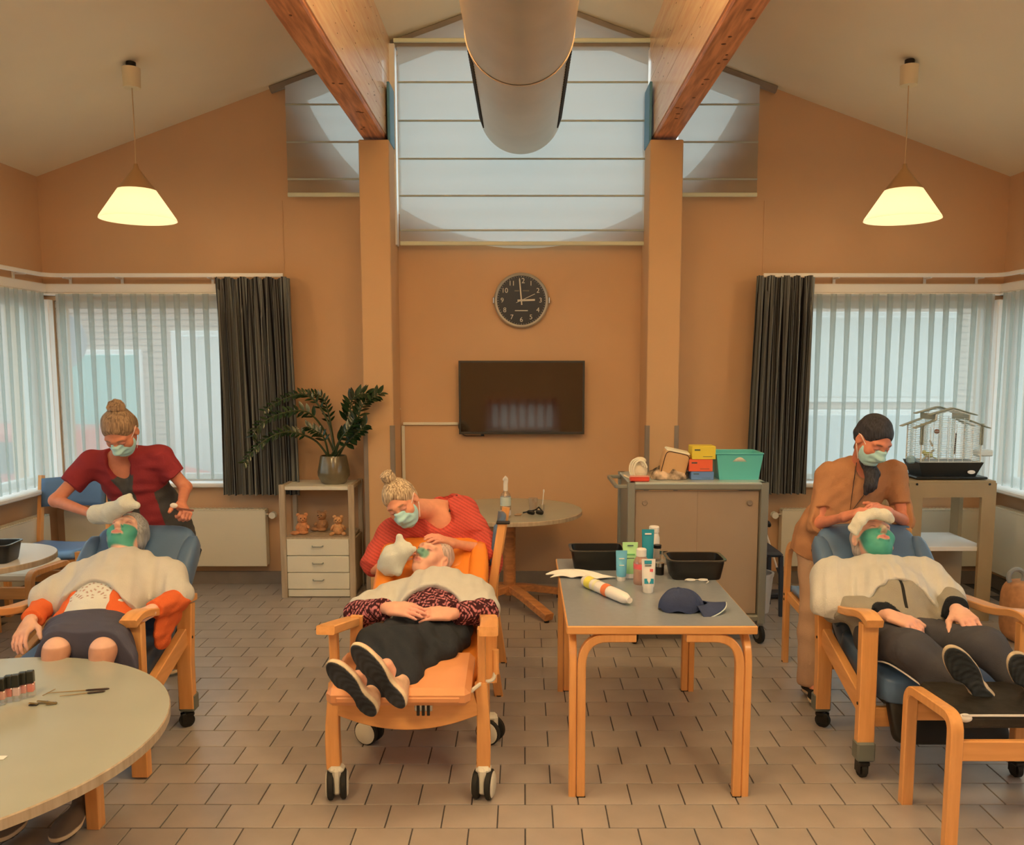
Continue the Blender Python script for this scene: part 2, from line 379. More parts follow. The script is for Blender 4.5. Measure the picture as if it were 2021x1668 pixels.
# long sill boards meeting in the corners, fascia boards over the windows, apron shelf by the side walls
for i, (c, d) in enumerate([((-2.82, D - .02, 2.335), (1.80, .05, .07)), ((2.82, D - .02, 2.335), (1.80, .05, .07)), ((-HX + .02, 3.7, 2.335), (.05, 6.0, .07)), ((HX - .02, 3.7, 2.335), (.05, 6.0, .07))]):
    struct(MB().box(c, d, .006).box((c[0], c[1], c[2] - .045), (d[0] - .02 if d[0] > 1 else d[0] + .02, d[1] + (.02 if d[0] > 1 else -.02), .018), .004).build('trim_%d' % (i + 1), M['trim']))
# columns with corner guards
for sgn, u0, u1, nm in ((-1, -1.185, -.966, 'left'), (1, .912, 1.150, 'right')):
    cx_ = (u0 + u1) / 2; z1 = 3.357
    o = struct(MB().box((cx_, (6.32 + D) / 2, z1 / 2), (u1 - u0, D - 6.32, z1), .006).build('column', M['post']))
    gd = MB(); zz = P(775, 840, 6.32)[2]
    for e in (u0, u1):
        gd.box((e + (.012 if e == u0 else -.012), 6.316, zz / 2), (.030, .006, zz), .001); gd.box((e + (-.003 if e == u0 else .003), 6.335, zz / 2), (.006, .04, zz), .001)
    gd.build('corner_guard', M['plinth'], o)
    # beam running towards the viewer over the column
    bx0, bx1 = (-1.165, -1.0) if sgn < 0 else (.945, 1.115)
    bb = MB(); h1 = 4.22 - z1
    bb.box(((bx0 + bx1) / 2, 1.8, z1 + .02 + h1 / 2), (bx1 - bx0, 9.8, h1), .008)
    bo = struct(bb.build('beam', M['beam']))
    xin = bx1 if sgn < 0 else bx0
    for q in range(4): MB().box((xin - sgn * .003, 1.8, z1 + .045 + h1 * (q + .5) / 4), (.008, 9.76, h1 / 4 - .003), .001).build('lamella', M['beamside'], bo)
    kn = MB()
    for q in range(70):
        y = random.uniform(3.2, 6.5); z = random.uniform(z1 + .08, 4.1)
        kn.ell((xin - sgn * .006, y, z), (.003, random.uniform(.006, .02), random.uniform(.002, .004)), n=6, m=4)
    for q in range(14):
        y = random.uniform(3.2, 6.3); kn.ell((random.uniform(bx0 + .03, bx1 - .03), y, z1 + .02), (random.uniform(.008, .02), .012, .003), n=6, m=4)
    kb = kn.build('knot', mat('wood_knot', A(96, 52, 26), .6), bo); kb['kind'] = 'stuff'
    # painted blue steel packing between beam, column and wall
    MB().box((xin - sgn * .03, 6.52, z1 + .2), (.02, .34, .42), .004).build('steel_bracket', mat('blue_steel_paint', (.10, .30, .50), .5), bo)
# ventilation duct
zc = P(1033, 221, 6.25)[2]; rd = 79 * 6.25 / 1700
dt = thing('ventilation_duct', 'large round silver ventilation duct hanging along the ridge', 'duct', (0, 4, zc))
def ring(y0, y1, r, n=64): return MB().lathe([(r, 0), (r, y1 - y0)], (0, y0, zc), n, rotm((-PI / 2, 0, 0)))
y = 6.25
for i, L_ in enumerate((1.50, 1.9, 1.9, 1.9)):
    s = MB(); s.lathe([(rd, 0), (rd, L_ - .012)], (-.02, y - L_, zc), 64, rotm((-PI / 2, 0, 0)))
    s.lathe([(rd, 0), (rd + .006, .002), (rd + .006, .016), (rd, .018)], (-.02, y - L_, zc), 64, rotm((-PI / 2, 0, 0)))
    if i == 0: s.lathe([(.001, 0), (rd, 0), (rd, .01)], (-.02, y - .012, zc), 64, rotm((-PI / 2, 0, 0)))
    s.build('duct_section', M['duct'], dt, world=True); y -= L_
sl = MB()
for sg in (-1, 1):
    for k in range(30):
        for a in (.16,):
            yy = 4.85 + k * .043; an = a + .05 * (k % 3) * 0; R = rotm((0, -sg * 0, 0))
            for row in (0,):
                th = -.40; x = sg * rd * math.cos(th); z = rd * math.sin(th)
                sl.box((-.02 + x * 1.004, yy, zc + z), (.008, .018, .075), .002, rotm((0, -sg * th, 0)) @ rotm((.5, 0, 0)))
sl.build('air_slot', M['blackm'], dt, world=True)['kind'] = 'stuff'
for y in (1.0, 3.4, 5.3): MB().tube([(-.02, y, zc + rd - .01), (-.02, y, 4.5)], .006).build('hanger', M['dsteel'], dt, world=True)
# blinds in front of the round window
def blind(lab, u0, u1, vb, roofcut, rods, gp):
    x0 = P(u0, 300, D - .1)[0]; x1 = P(u1, 300, D - .1)[0]; zb = P(1033, vb, D - .1)[2]; t = thing('roman_blind', lab, 'blind', ((x0 + x1) / 2, D - .1, zb), 0, gp)
    top = lambda x: (roof(x) - .06) if roofcut is None else min(roofcut, roof(x) - .06)
    n = 24
    def fn(s, q):
        x = x0 + s * (x1 - x0); zt = top(x); z = zb + q * (zt - zb); return (x, D - .10 - .012 * math.sin((z - zb) * 40) * .3, z)
    sheet('fabric', fn, n, 40, M['blind'], t, True)
    for i, v in enumerate(rods):
        z = P(1033, v, D - .1)[2]; xs = [x for x in np.linspace(x0, x1, 60) if top(x) > z]
        if len(xs) > 3: MB().box(((xs[0] + xs[-1]) / 2, D - .108, z), (xs[-1] - xs[0], .008, .014), .003).build('rod', mat('blind_rod', A(150, 140, 110), .5), t, world=True)
    MB().box(((x0 + x1) / 2, D - .108, zb + .012), (x1 - x0, .02, .03), .004).build('bottom_bar', mat('blind_bar', A(180, 165, 120), .5), t, world=True)
    return x0, x1
gB = 'pale blinds over the round window'
blind('wide central translucent roman blind behind the silver duct', 787, 1277, 484, P(1033, 92, D - .1)[2], (163, 239, 314, 387, 455), gB)
blind('left translucent roman blind outside the left column', 566, 722, 388, None, (207, 281, 354), gB)
blind('right translucent roman blind outside the right column', 1338, 1496, 388, None, (207, 281, 354), gB)
blind('triangular blind panel under the ridge above the wide central blind', 780, 1284, 84, None, (), gB)
zt = P(1033, 88, D - .1)[2]
struct(MB().box((0, D - .06, zt), (2 * .98, .07, .035), .004).build('trim_5', M['plinth']))
for sgn in (-1, 1):
    struct(MB().box((sgn * .975, D - .08, (2.65 + zt) / 2), (.045, .10, zt - 2.65), .004).build('trim_%d' % (6 + (sgn > 0)), M['trim']))
    struct(MB().bar((0, D - .05, roof(0) - .03), (sgn * 1.9, D - .05, roof(1.9) - .03), .03, .05, (0, 1, 0)).build('trim_%d' % (8 + (sgn > 0)), M['plinth']))
    struct(MB().bar((sgn * 1.85, D - .002, 3.0), (sgn * 1.85, D - .002, .12), .010, .004, (1, 0, 0)).build('trim_%d' % (10 + (sgn > 0)), M['wall']))
# curtain rails
for sgn, lab in ((-1, 'white curtain rail bending round the left corner above the windows'), (1, 'white curtain rail bending round the right corner above the windows')):
    t = thing('curtain_rail', lab, 'rail', (sgn * 2.8, D - .1, 2.42))
    MB().strip(arc([(sgn * 1.82, D - .14, 2.424), (sgn * (HX - .1), D - .14, 2.424), (sgn * (HX - .1), 1.0, 2.424)], .12), .030, .022, (0, 0, 1)).build('track', M['trim'], t, world=True)
    for x, y in ((2.4, D - .06), (3.1, D - .06), (3.5, D - .06)): MB().box((sgn * x, y, 2.41), (.012, .12, .012)).box((sgn * x, D - .01, 2.395), (.02, .01, .07)).build('bracket', M['trim'], t, world=True)
    for y in (6.3, 5.2, 4.2): MB().box((sgn * (HX - .05), y, 2.41), (.1, .012, .012)).box((sgn * (HX - .008), y, 2.395), (.012, .02, .07)).build('bracket', M['trim'], t, world=True)
# striped curtains
cm = bpy.data.materials.new('striped_curtain_cloth'); cm.use_nodes = True; N = cm.node_tree.nodes; L = cm.node_tree.links; b = N['Principled BSDF']; b.inputs['Roughness'].default_value = .9; b.inputs['Specular IOR Level'].default_value = .1
uvn = N.new('ShaderNodeTexCoord'); mp = N.new('ShaderNodeMapping'); mp.inputs['Scale'].default_value = (1, 0, 0); L.new(uvn.outputs['UV'], mp.inputs[0])
nz = N.new('ShaderNodeTexNoise'); nz.noise_dimensions = '1D'; sxx = N.new('ShaderNodeSeparateXYZ'); L.new(mp.outputs[0], sxx.inputs[0]); L.new(sxx.outputs['X'], nz.inputs['W']); nz.inputs['Scale'].default_value = 110; nz.inputs['Detail'].default_value = 2
rp = N.new('ShaderNodeValToRGB'); rp.color_ramp.interpolation = 'LINEAR'; L.new(nz.outputs['Fac'], rp.inputs[0])
e = rp.color_ramp.elements; e[0].position = .40; e[0].color = (.022, .021, .026, 1); e[1].position = .47; e[1].color = (*A(88, 80, 66), 1)
q = e.new(.58); q.color = (*A(124, 114, 90), 1); q = e.new(.64); q.color = (.03, .028, .03, 1)
L.new(rp.outputs[0], b.inputs['Base Color'])
def curtain(lab, u0t, u1t, u0b, u1b, v0, v1, nf, seed):
    Y = D - .15; a0, a1, b0, b1 = [P(u, 700, Y)[0] for u in (u0t, u1t, u0b, u1b)]; zt = P(1033, v0, Y)[2]; zb = P(1033, v1, Y)[2]
    rr = random.Random(seed); ph = [rr.uniform(0, 6) for _ in range(4)]
    def fn(s, q):
        xt = a0 + s * (a1 - a0); xb = b0 + s * (b1 - b0); x = xb + (xt - xb) * q ** 1.5
        am = .012 + .036 * (1 - max(0, (q - .80) / .2)) if q > .80 else .048
        w_ = 2 * PI * nf * s + .8 * math.sin(3 * s * PI + ph[0]) + (1 - q) * 1.1 * math.sin(5 * s + ph[1])
        return (x + .012 * math.sin(2 * w_), Y + am * math.sin(w_) + .012 * math.sin(2.3 * w_ + ph[2]) - .01, zb + (zt - zb) * q + .010 * math.sin(w_ * .5 + ph[3]) * (1 if q > .99 else 0))
    o = sheet('curtain', fn, 260, 40, cm); tag(o, lab, 'curtain', 'dark striped curtains'); return o
curtain('dark striped curtain at the right edge of the left window, behind the plant', 430, 578, 436, 586, 549, 976, 11, 1)
curtain('dark striped curtain at the left edge of the right window, behind the basket', 1490, 1600, 1479, 1597, 546, 974, 9, 2)
# sheer curtains
def sheer(lab, p0, p1, z0, z1, nf, out):
    p0, p1, out = V(*p0), V(*p1), V(*out); e = p1 - p0; Ln = np.linalg.norm(e); e /= Ln
    def fn(s, q):
        fp = nf * s; fr = fp - math.floor(fp)
        k = max(0, 1 - abs(fr - .5) / .22); loop = math.sin((fr - .5) / .22 * PI) * .35 * Ln / nf if k > 0 else 0
        dep = .022 * math.cos((fr - .5) / .22 * PI / 2) if k > 0 else -.002
        wv = .010 * math.sin(s * 19 + q * 1.2) * (1 - q) + .004 * math.sin(s * 53) * (1 - q)
        zz = z0 + (z1 - z0) * q
        return p0 + e * (s * Ln - loop * (.55 + .45 * q) + wv * .6) - out * (dep + wv) + V(0, 0, zz)
    o = sheet('sheer_curtain', fn, int(nf * 16), 14, M['sheer']); tag(o, lab, 'curtain', 'white sheer curtains'); return o
sheer('pleated white sheer across the left back window behind the red-shirted carer', (P(116, 700, D - .07)[0], D - .07, 0), (-2.05, D - .07, 0), .86, 2.29, 14, (0, 1, 0))
sheer('pleated white sheer across the right back window behind the birdcage', (2.0, D - .07, 0), (P(1957, 700, D - .07)[0], D - .07, 0), .86, 2.29, 15, (0, 1, 0))
sheer('white sheer on the left side wall window', (-HX + .08, 2.2, 0), (-HX + .08, 6.55, 0), .84, 2.29, 40, (-1, 0, 0))
sheer('white sheer on the right side wall window', (HX - .08, 2.2, 0), (HX - .08, 6.55, 0), .84, 2.29, 40, (1, 0, 0))
sheer('white sheer on the small low window behind the viewpoint', (-.72, -3.12, 0), (.68, -3.12, 0), .45, 1.1, 8, (0, -1, 0)).data.materials[0] = mixmat('warm_voile', [('translucent', (.95, .70, .58), .8), ('transparent', (.95, .8, .7), .2)])  # unseen sheer, added to warm and brighten the television's reflection
for sgn in (-1, 1): struct(MB().box((sgn * (HX - .03), D - .03, 1.535), (.07, .07, 1.43), .004).build('trim_%d' % (12 + (sgn > 0)), M['trim']))
# radiators
def radiator(lab, c, wd, h, z0, R=None, valve=1):
    t = thing('radiator', lab, 'radiator', c, 0 if R is None else R, 'cream panel radiators')
    MB().box((0, -.035, z0 + h / 2), (wd, .012, h), .005).box((0, .035, z0 + h / 2), (wd, .012, h), .004).build('panel', M['radi'], t)
    g = MB().box((0, 0, z0 + h + .002), (wd - .005, .085, .008), .002)
    for k in range(int(wd / .03)): g.box((-wd / 2 + .02 + k * .03, 0, z0 + h + .007), (.016, .07, .004))
    g.build('top_grille', M['radi'], t); MB().box((-wd / 2 + .004, 0, z0 + h / 2), (.008, .08, h - .02)).box((wd / 2 - .004, 0, z0 + h / 2), (.008, .08, h - .02)).build('side_cover', M['radi'], t)
    if valve:
        MB().tube([(valve * (wd / 2), 0, z0 + h - .04), (valve * (wd / 2 + .06), 0, z0 + h - .04)], .014).build('valve_body', M['steel'], t)
        MB().disc((valve * (wd / 2 + .055), -.05, z0 + h - .04), .026, rotm((-PI / 2, 0, 0)), 20, .05).build('thermostat_knob', M['white'], t)
    return t
radiator('long cream radiator under the left back window', ((-3.6 - 2.03) / 2, D - .07, 0), 1.58, .45, .165)
radiator('cream radiator under the right back window', (2.83, D - .07, 0), 1.60, .45, .165, valve=-1)
radiator('radiator on the left side wall beside the small round table', (-HX + .07, 5.3, 0), 2.2, .45, .165, PI / 2, 0)
radiator('radiator on the right side wall beyond the bird shelf', (HX - .07, 5.3, 0), 2.4, .50, .165, -PI / 2, 0)
# pendants
def pendant(lab, x, y):
    zr = roof(x); t = thing('pendant_lamp', lab, 'lamp', (x, y, zr), 0, 'conical pendant lamps'); zs = P(1033, 434, y)[2]; r0 = .233
    MB().lathe([(.001, 0), (.052, 0), (.055, .12), (.001, .12)], (x, y, zr - .16)).build('ceiling_rose', mat('cream_rose', A(190, 160, 108), .5), t, world=True)
    MB().disc((x, y, zr - .045), .03, None, 12, .04).build('rose_fixing', M['black'], t, world=True)
    MB().tube([(x, y, zr - .16), (x + .003, y, (zr + zs) / 2), (x, y, zs + .34)], .0035, 6).build('cord', mat('cream_cord', A(170, 130, 80), .6), t, world=True)
    gl = mixmat('lit_opal_glass', [('translucent', (.9, .86, .7), .7), ('diffuse', (.8, .78, .66), .3), ('emit', (.17, .17, .14), 1)])
    MB().lathe([(r0, 0), (r0 - .004, .012), (.115, .185), (.111, .185), (r0 - .012, .012), (r0 - .006, 0), (r0, 0)], (x, y, zs), 48).build('shade', gl, t, world=True)
    MB().lathe([(.118, .183), (.018, .318), (.012, .345), (.008, .345)], (x, y, zs), 32).build('shade_cap', mat('amber_cap', A(150, 106, 56), .4), t, world=True)
    bl = mixmat('bulb_glow', [('diffuse', (.8, .8, .7), 1), ('emit', (.8, .75, .5), 1)])
    MB().ell((x, y, zs + .10), (.032, .032, .045)).build('bulb', bl, t, world=True)
pendant('lit conical glass pendant hanging at the left of the room', -2.45, 5.55)
pendant('lit conical glass pendant hanging at the right of the room', 2.41, 5.55)
for x, y in FILL_LAMPS:  # housings of the added fill lamps, all out of view
    t = thing('added_fill_lamp', 'flat ceiling luminaire over the %s, %s' % ('left side' if x < 0 else 'right side', 'nearer the back wall' if y > 1 else 'behind the viewpoint'), 'lamp', (x, y, 3.27 if y > 1 else 3.56), 0, 'flat ceiling luminaires behind the viewpoint')
    MB().box((0, 0, .02), (.9, .66, .04), .01).build('housing', M['white'], t)
    MB().tube([(-.08, 0, .03), (-.08, 0, roof(x) - (3.29 if y > 1 else 3.58))], .006).tube([(-.08, .2, .03), (-.08, .2, roof(x) - (3.29 if y > 1 else 3.58))], .006).build('hanger', M['steel'], t)
# outdoors beyond the windows
og = struct(MB().box((0, 12, -.35), (60, 50, .1)).build('ground_outside', mat('paving', (.35, .34, .32), .9, noise=.1)))
def facade(lab, x0, x1, y, h, seed, wins):
    t = thing('neighbour_building', lab, 'building', ((x0 + x1) / 2, y, 0)); MB().box(((x0 + x1) / 2, y + .15, h / 2 - .3), (x1 - x0, .3, h)).build('wall', M['brick'], t, smooth=False, world=True)
    jn = MB(); z = -.2
    while z < min(h - .4, 4.2): jn.box(((x0 + x1) / 2, y - .0015, z), (x1 - x0, .006, .014)); z += .085
    jn.build('mortar_course', mat('mortar', (.38, .33, .30), .9), t, smooth=False, world=True)['kind'] = 'stuff'
    for (a, b_, c, d, m_) in wins:
        f = MB().box(((a + b_) / 2, y - .03, (c + d) / 2), (b_ - a, .06, d - c), .01).build('window_frame', M['trim'], t, world=True)
        MB().box(((a + b_) / 2, y - .065, (c + d) / 2), (b_ - a - .14, .02, d - c - .14), .005).build('pane', m_, f)
pw = mat('bright_window_panel', (.75, .78, .78), .4); tq = mat('turquoise_panel', (.30, .60, .58), .5); pb = mat('pale_blue_panel', (.58, .66, .70), .5)
facade('brick house with white window seen through the left sheers', -10, -.5, 11.5, 3.1, 1, [(-6.4, -5.1, .55, 1.95, tq), (-4.7, -2.6, -.2, 2.2, pw)])
facade('brick house with white panels seen through the right sheers', .5, 11, 11.5, 3.1, 2, [(3.7, 5.8, 1.25, 2.45, pw), (3.5, 5.9, -.2, 1.15, pb)])
ct = thing('car', 'red car parked outside the left back window', 'car', (-5.9, 9.9, -.3))
cp_ = mat('red_car_paint', (.55, .08, .06), .3)
MB().plate([(-1.9, .25), (1.9, .25), (1.95, .7), (1.3, .85), (.8, 1.3), (-.9, 1.32), (-1.6, .9), (-1.95, .8)], [], (0, -.8, 0), (1, 0, 0), (0, 0, 1), (0, 1.6, 0)).build('body', cp_, ct)
MB().plate([(1.05, .88), (.68, 1.22), (-.8, 1.24), (-1.3, .9)], [], (0, -.81, 0), (1, 0, 0), (0, 0, 1), (0, 1.62, 0)).build('window', M['screen'], ct)
for x in (-1.2, 1.2):
    for y in (-.78, .58): MB().disc((x, y, .31), .31, rotm((-PI / 2, 0, 0)), 24, .2).build('wheel', M['rubber'], ct)
sg = thing('road_sign', 'round grey road sign outside the left corner', 'sign', (-4.95, 9.2, -.3))
MB().tube([(0, 0, 0), (0, 0, 2.6)], .03).build('pole', M['dsteel'], sg); MB().disc((0, -.04, 2.3), .30, rotm((PI / 2, 0, 0)), 32, .02).build('plate', mat('sign_grey', (.35, .36, .42), .6), sg)
# television, clock, cable trunking
t = thing('television', 'black flat television mounted on the wall under the clock', 'television', P(1029, 857, D - .05))
a = P(905, 712, D - .07); b_ = P(1153, 857, D - .07); cxx, czz = (a[0] + b_[0]) / 2, (a[2] + b_[2]) / 2; wd, ht = b_[0] - a[0], a[2] - b_[2]
fr = MB().plate([(-wd / 2, -ht / 2), (wd / 2, -ht / 2), (wd / 2, ht / 2), (-wd / 2, ht / 2)], [[(-wd / 2 + .014, -ht / 2 + .018), (wd / 2 - .014, -ht / 2 + .018), (wd / 2 - .014, ht / 2 - .014), (-wd / 2 + .014, ht / 2 - .014)]], (cxx, D - .085, czz), (1, 0, 0), (0, 0, 1), (0, .02, 0))
fr.build('bezel', mat('bezel_dark_grey', (.045, .045, .04), .35), t, world=True, smooth=False)
MB().box((cxx, D - .068, czz), (wd - .02, .012, ht - .02)).build('screen', M['screen'], t, world=True)
MB().box((cxx, D - .035, czz), (wd * .7, .06, ht * .7), .01).build('back_cover', M['black'], t, world=True)
MB().disc((P(953, 862, D)[0], D - .06, czz - ht / 2 - .012), .012, None, 12, .02).tube(arc([(cxx - wd / 2 + .02, D - .03, czz - ht * .3), (cxx - wd / 2 - .015, D - .03, czz - ht * .4), (cxx - wd / 2 + .03, D - .03, czz - ht * .53), (cxx - wd * .3, D - .03, czz - ht * .53)], .03), .003, 6).build('cable', M['black'], t, world=True)
c = P(1029, 593, D - .03); t = thing('wall_clock', 'round black-faced clock with silver rim above the television', 'clock', c)
R = rotm((PI / 2, 0, 0)); rr_ = .212
MB().lathe([(rr_ - .018, .0), (rr_, .004), (rr_, .022), (rr_ - .010, .038), (rr_ - .024, .032), (rr_ - .024, .012)], c + V(0, .02, 0), 64, R).build('rim', mat('satin_silver', (.52, .52, .48), .4, metal=.35), t, world=True)
for sg_ in (-1, 1): MB().box(c + V(sg_ * (rr_ + .004), .005, 0), (.012, .02, .05), .004).build('rim_lug', M['steel'], t, world=True)
MB().disc(c + V(0, .012, 0), rr_ - .015, R, 64, .012).build('dial', mat('clock_face_black', (.022, .022, .018), .3), t, world=True)
wm = mat('clock_white', (.72, .70, .62), .6)
for h in range(1, 13):
    an = PI / 2 - h * PI / 6; text_mesh('numeral', str(h), .052 if h != 12 else .056, c + V(math.cos(an) * .148, -.0015, math.sin(an) * .148), (PI / 2, 0, 0), wm, t)
tk = MB()
for h in range(60):
    an = h * PI / 30; tk.box(c + V(math.cos(an) * .181, -.001, math.sin(an) * .181), (.008 if h % 5 == 0 else .005, .002, .003), 0, rotm((0, -an, 0)))
tk.build('minute_mark', wm, t, world=True)
def hand_(an, l, w_, back, y): d = V(math.cos(an), 0, math.sin(an)); return MB().bar(c + d * -back + V(0, y, 0), c + d * l + V(0, y, 0), .002, w_, (0, 1, 0), .0003).disc(c + V(0, y + .002, 0), .011, R, 16, .003).build('clock_hand', wm, t, world=True)
hand_(math.radians(95), .160, .010, .035, -.008); hand_(math.radians(2), .105, .014, .030, -.005); hand_(math.radians(25), .115, .004, .045, -.011)
MB().box(c + V(0, -.001, -.078), (.10, .002, .007)).build('maker_line', wm, t, world=True)
MB().box(c + V(-.035, -.001, .073), (.035, .002, .010)).box(c + V(.035, -.001, .073), (.05, .002, .010)).build('dial_lettering', mat('dim_lettering', (.16, .15, .12), .6), t, world=True)
t = thing('cable_trunking', 'thin cream cable trunking running down left of the television', 'trunking', P(796, 836, D))
a = P(796, 836, D); bq = P(905, 836, D)
MB().box(((a[0] + bq[0]) / 2, D - .012, a[2]), (bq[0] - a[0], .016, .022), .003).build('horizontal_run', M['white'], t, world=True)
MB().box((a[0], D - .012, (a[2] - .011) / 2 + .05), (.024, .016, a[2] - .12), .003).build('vertical_run', M['white'], t, world=True)
for u, v in ((787, 808), (1271, 800)):
    tag(MB().lathe([(.001, .035), (.018, 0), (.001, 0)], P(u, v, D - .02), 12).build('wall_hook', M['white']), 'small cream wall hook by the %s column' % ('left' if u < 1000 else 'right'), 'hook', 'cream wall hooks')
# ================================================================ FURNITURE
def castor(parent, x, y, z_leg, style, rz=0, r=.035):
    # grey sleeve or white cap, fork and wheel; x,y = place on the floor
    R = rotz(rz)
    if style == 'grey':
        MB().box((x, y, z_leg + .02), (.078, .066, .085), .008).build('leg_sleeve', M['grayc'], parent)
        c = MB(); c.box(V(x, y, r + .032), (.045, .04, .02), .004, R); w0 = V(x, y, 0) + R @ V(0, .012, r)
        c.box(w0 + R @ V(.017, 0, .012), (.004, .05, .05), .001, R).box(w0 + R @ V(-.017, 0, .012), (.004, .05, .05), .001, R).build('castor_fork', M['black'], parent)
        MB().disc(w0 - R @ V(.011, 0, 0), r, R @ rotm((0, PI / 2, 0)), 24, .022).build('castor_wheel', M['rubber'], parent)
    else:
        c = MB(); c.box(V(x, y, z_leg), (.062, .058, .03), .012).box(V(x, y, z_leg - .02), (.05, .05, .03), .01)
        c.box(V(x, y, (z_leg + r) / 2 - .012) + R @ V(0, -r * .35, 0), (.034, .03, z_leg - r + .045), .01, R).build('castor_cap', M['white'], parent)
        for s_ in (-1, 1):
            wc = V(x, y, r) + R @ V(s_ * .026, 0, 0)
            MB().lathe([(.0001, -.014), (r * .8, -.014), (r, -.008), (r, .008), (r * .8, .014), (.0001, .014)], wc, 28, R @ rotm((0, PI / 2, 0))).build('castor_wheel', M['rubber'], parent)
            MB().lathe([(.0001, .0), (r * .88, .0), (r * .7, .006), (.0001, .008)], wc + R @ V(s_ * .013, 0, 0), 28, R @ rotm((0, s_ * PI / 2, 0))).build('wheel_cover', M['white'], parent)
def cushion(parent, name, c, size, R, m, e=.28):
    return MB().ell(c, [q / 2 for q in size], R, 28, 16, e).build(name, m, parent, ang=80)
def recliner(lab, x, rz=0, low=False):
    # local frame: x across, -y towards the viewer (front), origin between the legs on the floor
    t = thing('recliner_chair', lab, 'recliner', (x, 3.72, 0), rz, None); W = .62; h = W / 2
    yf, yr = -.262, .25
    for s_ in (-1, 1):
        X = s_ * (h + .02)
        MB().strip([(X, yf, .012 if low else .10), (X, yf, .40), (X, yf + .006, .675)], .070, .045, (1, 0, 0)).build('front_leg', M['wood'], t)
        MB().strip(arc([(X, yr, .10), (X, yr - .005, .34), (X, yr + .03, .61)], .05), .070, .050, (1, 0, 0)).build('rear_leg', M['wood'], t)
        MB().strip(arc([(X, yf - .055, .690), (X, yf + .03, .712), (X, yf + .22, .662), (X, yr + .08, .628)], .09), .072, .034, (1, 0, 0)).build('armrest', M['woody'], t)
        MB().strip([(X, yf + .015, .31), (X, yr - .02, .46)], .040, .085, (1, 0, 0)).build('side_stretcher', M['woody'], t)
        for y, z in ((yf, .33), (yr, .45)): MB().disc((X + s_ * .034, y, z), .007, rotm((0, s_ * PI / 2, 0)), 10, .003).build('bolt', M['black'], t)
        castor(t, X - (.045 if low else 0), yf + (.07 if low else 0), .105, 'grey', rz=.1); castor(t, X, yr + .01, .105, 'grey', rz=2.2 * s_)
    MB().box((0, yf + .03, .26), (W, .028, .085), .004).build('front_rail', M['woodx'], t)
    MB().box((0, yr, .33), (W, .028, .075), .004).build('rear_rail', M['woodx'], t)
    cushion(t, 'seat_cushion', (0, -.03, .415), (.56, .56, .13), rotm((.10, 0, 0)), M['bluev'])
    MB().box((0, -.02, .34), (.52, .5, .02), .004).build('seat_board', M['blackm'], t)
    Rb = rotm((-PI / 2 + .80, 0, 0)); Rb = np.column_stack((V(1, 0, 0), nrm((0, .70, .62)), np.cross(V(1, 0, 0), nrm((0, .70, .62)))))
    a = V(0, .17, .44); d = nrm((0, .72, .66)); n_ = nrm(np.cross((1, 0, 0), d)); R = np.column_stack((V(1, 0, 0), d, n_))
    cushion(t, 'back_cushion', a + d * .33 - n_ * .05, (.52, .70, .12), R, M['bluev'])
    cushion(t, 'head_cushion', a + d * .56 - n_ * .02, (.50, .26, .12), R, M['bluev'], .45)
    MB().box(a + d * .3 - n_ * .115, (.50, .66, .02), .004, R).build('back_board', M['blackm'], t)
    for s_ in (-1, 1): MB().ell(a + d * .36 + V(s_ * .25, 0, 0), (.045, .26, .06), R, 14, 9, .6).build('back_bolster', M['bluev'], t)
    Rl = np.column_stack((V(1, 0, 0), nrm((0, -.5, -.86)), np.cross(V(1, 0, 0), nrm((0, -.5, -.86)))))
    cushion(t, 'leg_rest', (0, -.285, .29), (.48, .24, .06), Rl, M['blackm'])
    return t
r1 = recliner('blue recliner with wooden arms holding the woman in the orange cardigan', -1.955, 0, True)
r3 = recliner('blue recliner with wooden arms holding the man in the grey jacket', 1.775)
# orange recliner
t = thing('recliner_chair', 'orange vinyl recliner with wooden arms and white-capped twin castors in the middle', 'recliner', (-.465, 3.30, 0))
for s_ in (-1, 1):
    X = s_ * .303
    MB().strip(arc([(X, 0, .125), (X * 1.01, -.005, .30), (X * .97, .02, .475)], .2), [.056, .056, .056, .054, .052, .050, .050, .05][:8], .045, (1, 0, 0)).build('front_leg', M['wood'], t)
    MB().strip([(X * .98, .03, .44), (X * .98, .02, .70)], .032, .05, (1, 0, 0)).build('arm_post', M['wood'], t)
    MB().strip([(X * (.84 if s_ < 0 else 1.08), .22, .40), (X * (.80 if s_ < 0 else 1.08), .22, .69)], .050, .03, (1, 0, 0)).build('arm_panel', M['wood'], t)
    xo = X * 1.03
    ap = [P(642, 1244, 3.18), P(664, 1236, 3.30), P(690, 1228, 3.46), P(702, 1224, 3.72)] if s_ < 0 else [P(964, 1247, 3.18), P(966, 1238, 3.30), P(966, 1226, 3.46), P(962, 1220, 3.72)]
    ap = [q - V(-.465, 3.30, .0) for q in ap]; MB().strip(arc(ap, .06), .074, .036, (1, 0, 0)).build('armrest', M['woody'], t)
    MB().strip(arc([(X * .93, .50, .12), (X * .93, .47, .35), (X * .90, .55, .60)], .1), .055, .045, (1, 0, 0)).build('rear_leg', M['wood'], t)
    MB().strip([(X * .93, .02, .40), (X * .93, .5, .36)], .035, .07, (1, 0, 0)).build('side_rail', M['woody'], t)
    castor(t, X + (.012 if s_ < 0 else .0), -.01, .125, 'white', rz=.18 * -s_, r=.060)
    castor(t, X * .93 + .03, .50, .125, 'white', rz=1.15, r=.060)
pts = [(-.275, -.005, .40), (-.15, -.03, .365), (0, -.04, .35), (.15, -.03, .365), (.275, -.005, .40)]
MB().strip(arc(pts, .1), .10, .018, (0, .1, 1)).build('bow_front_panel', M['woodx'], t)
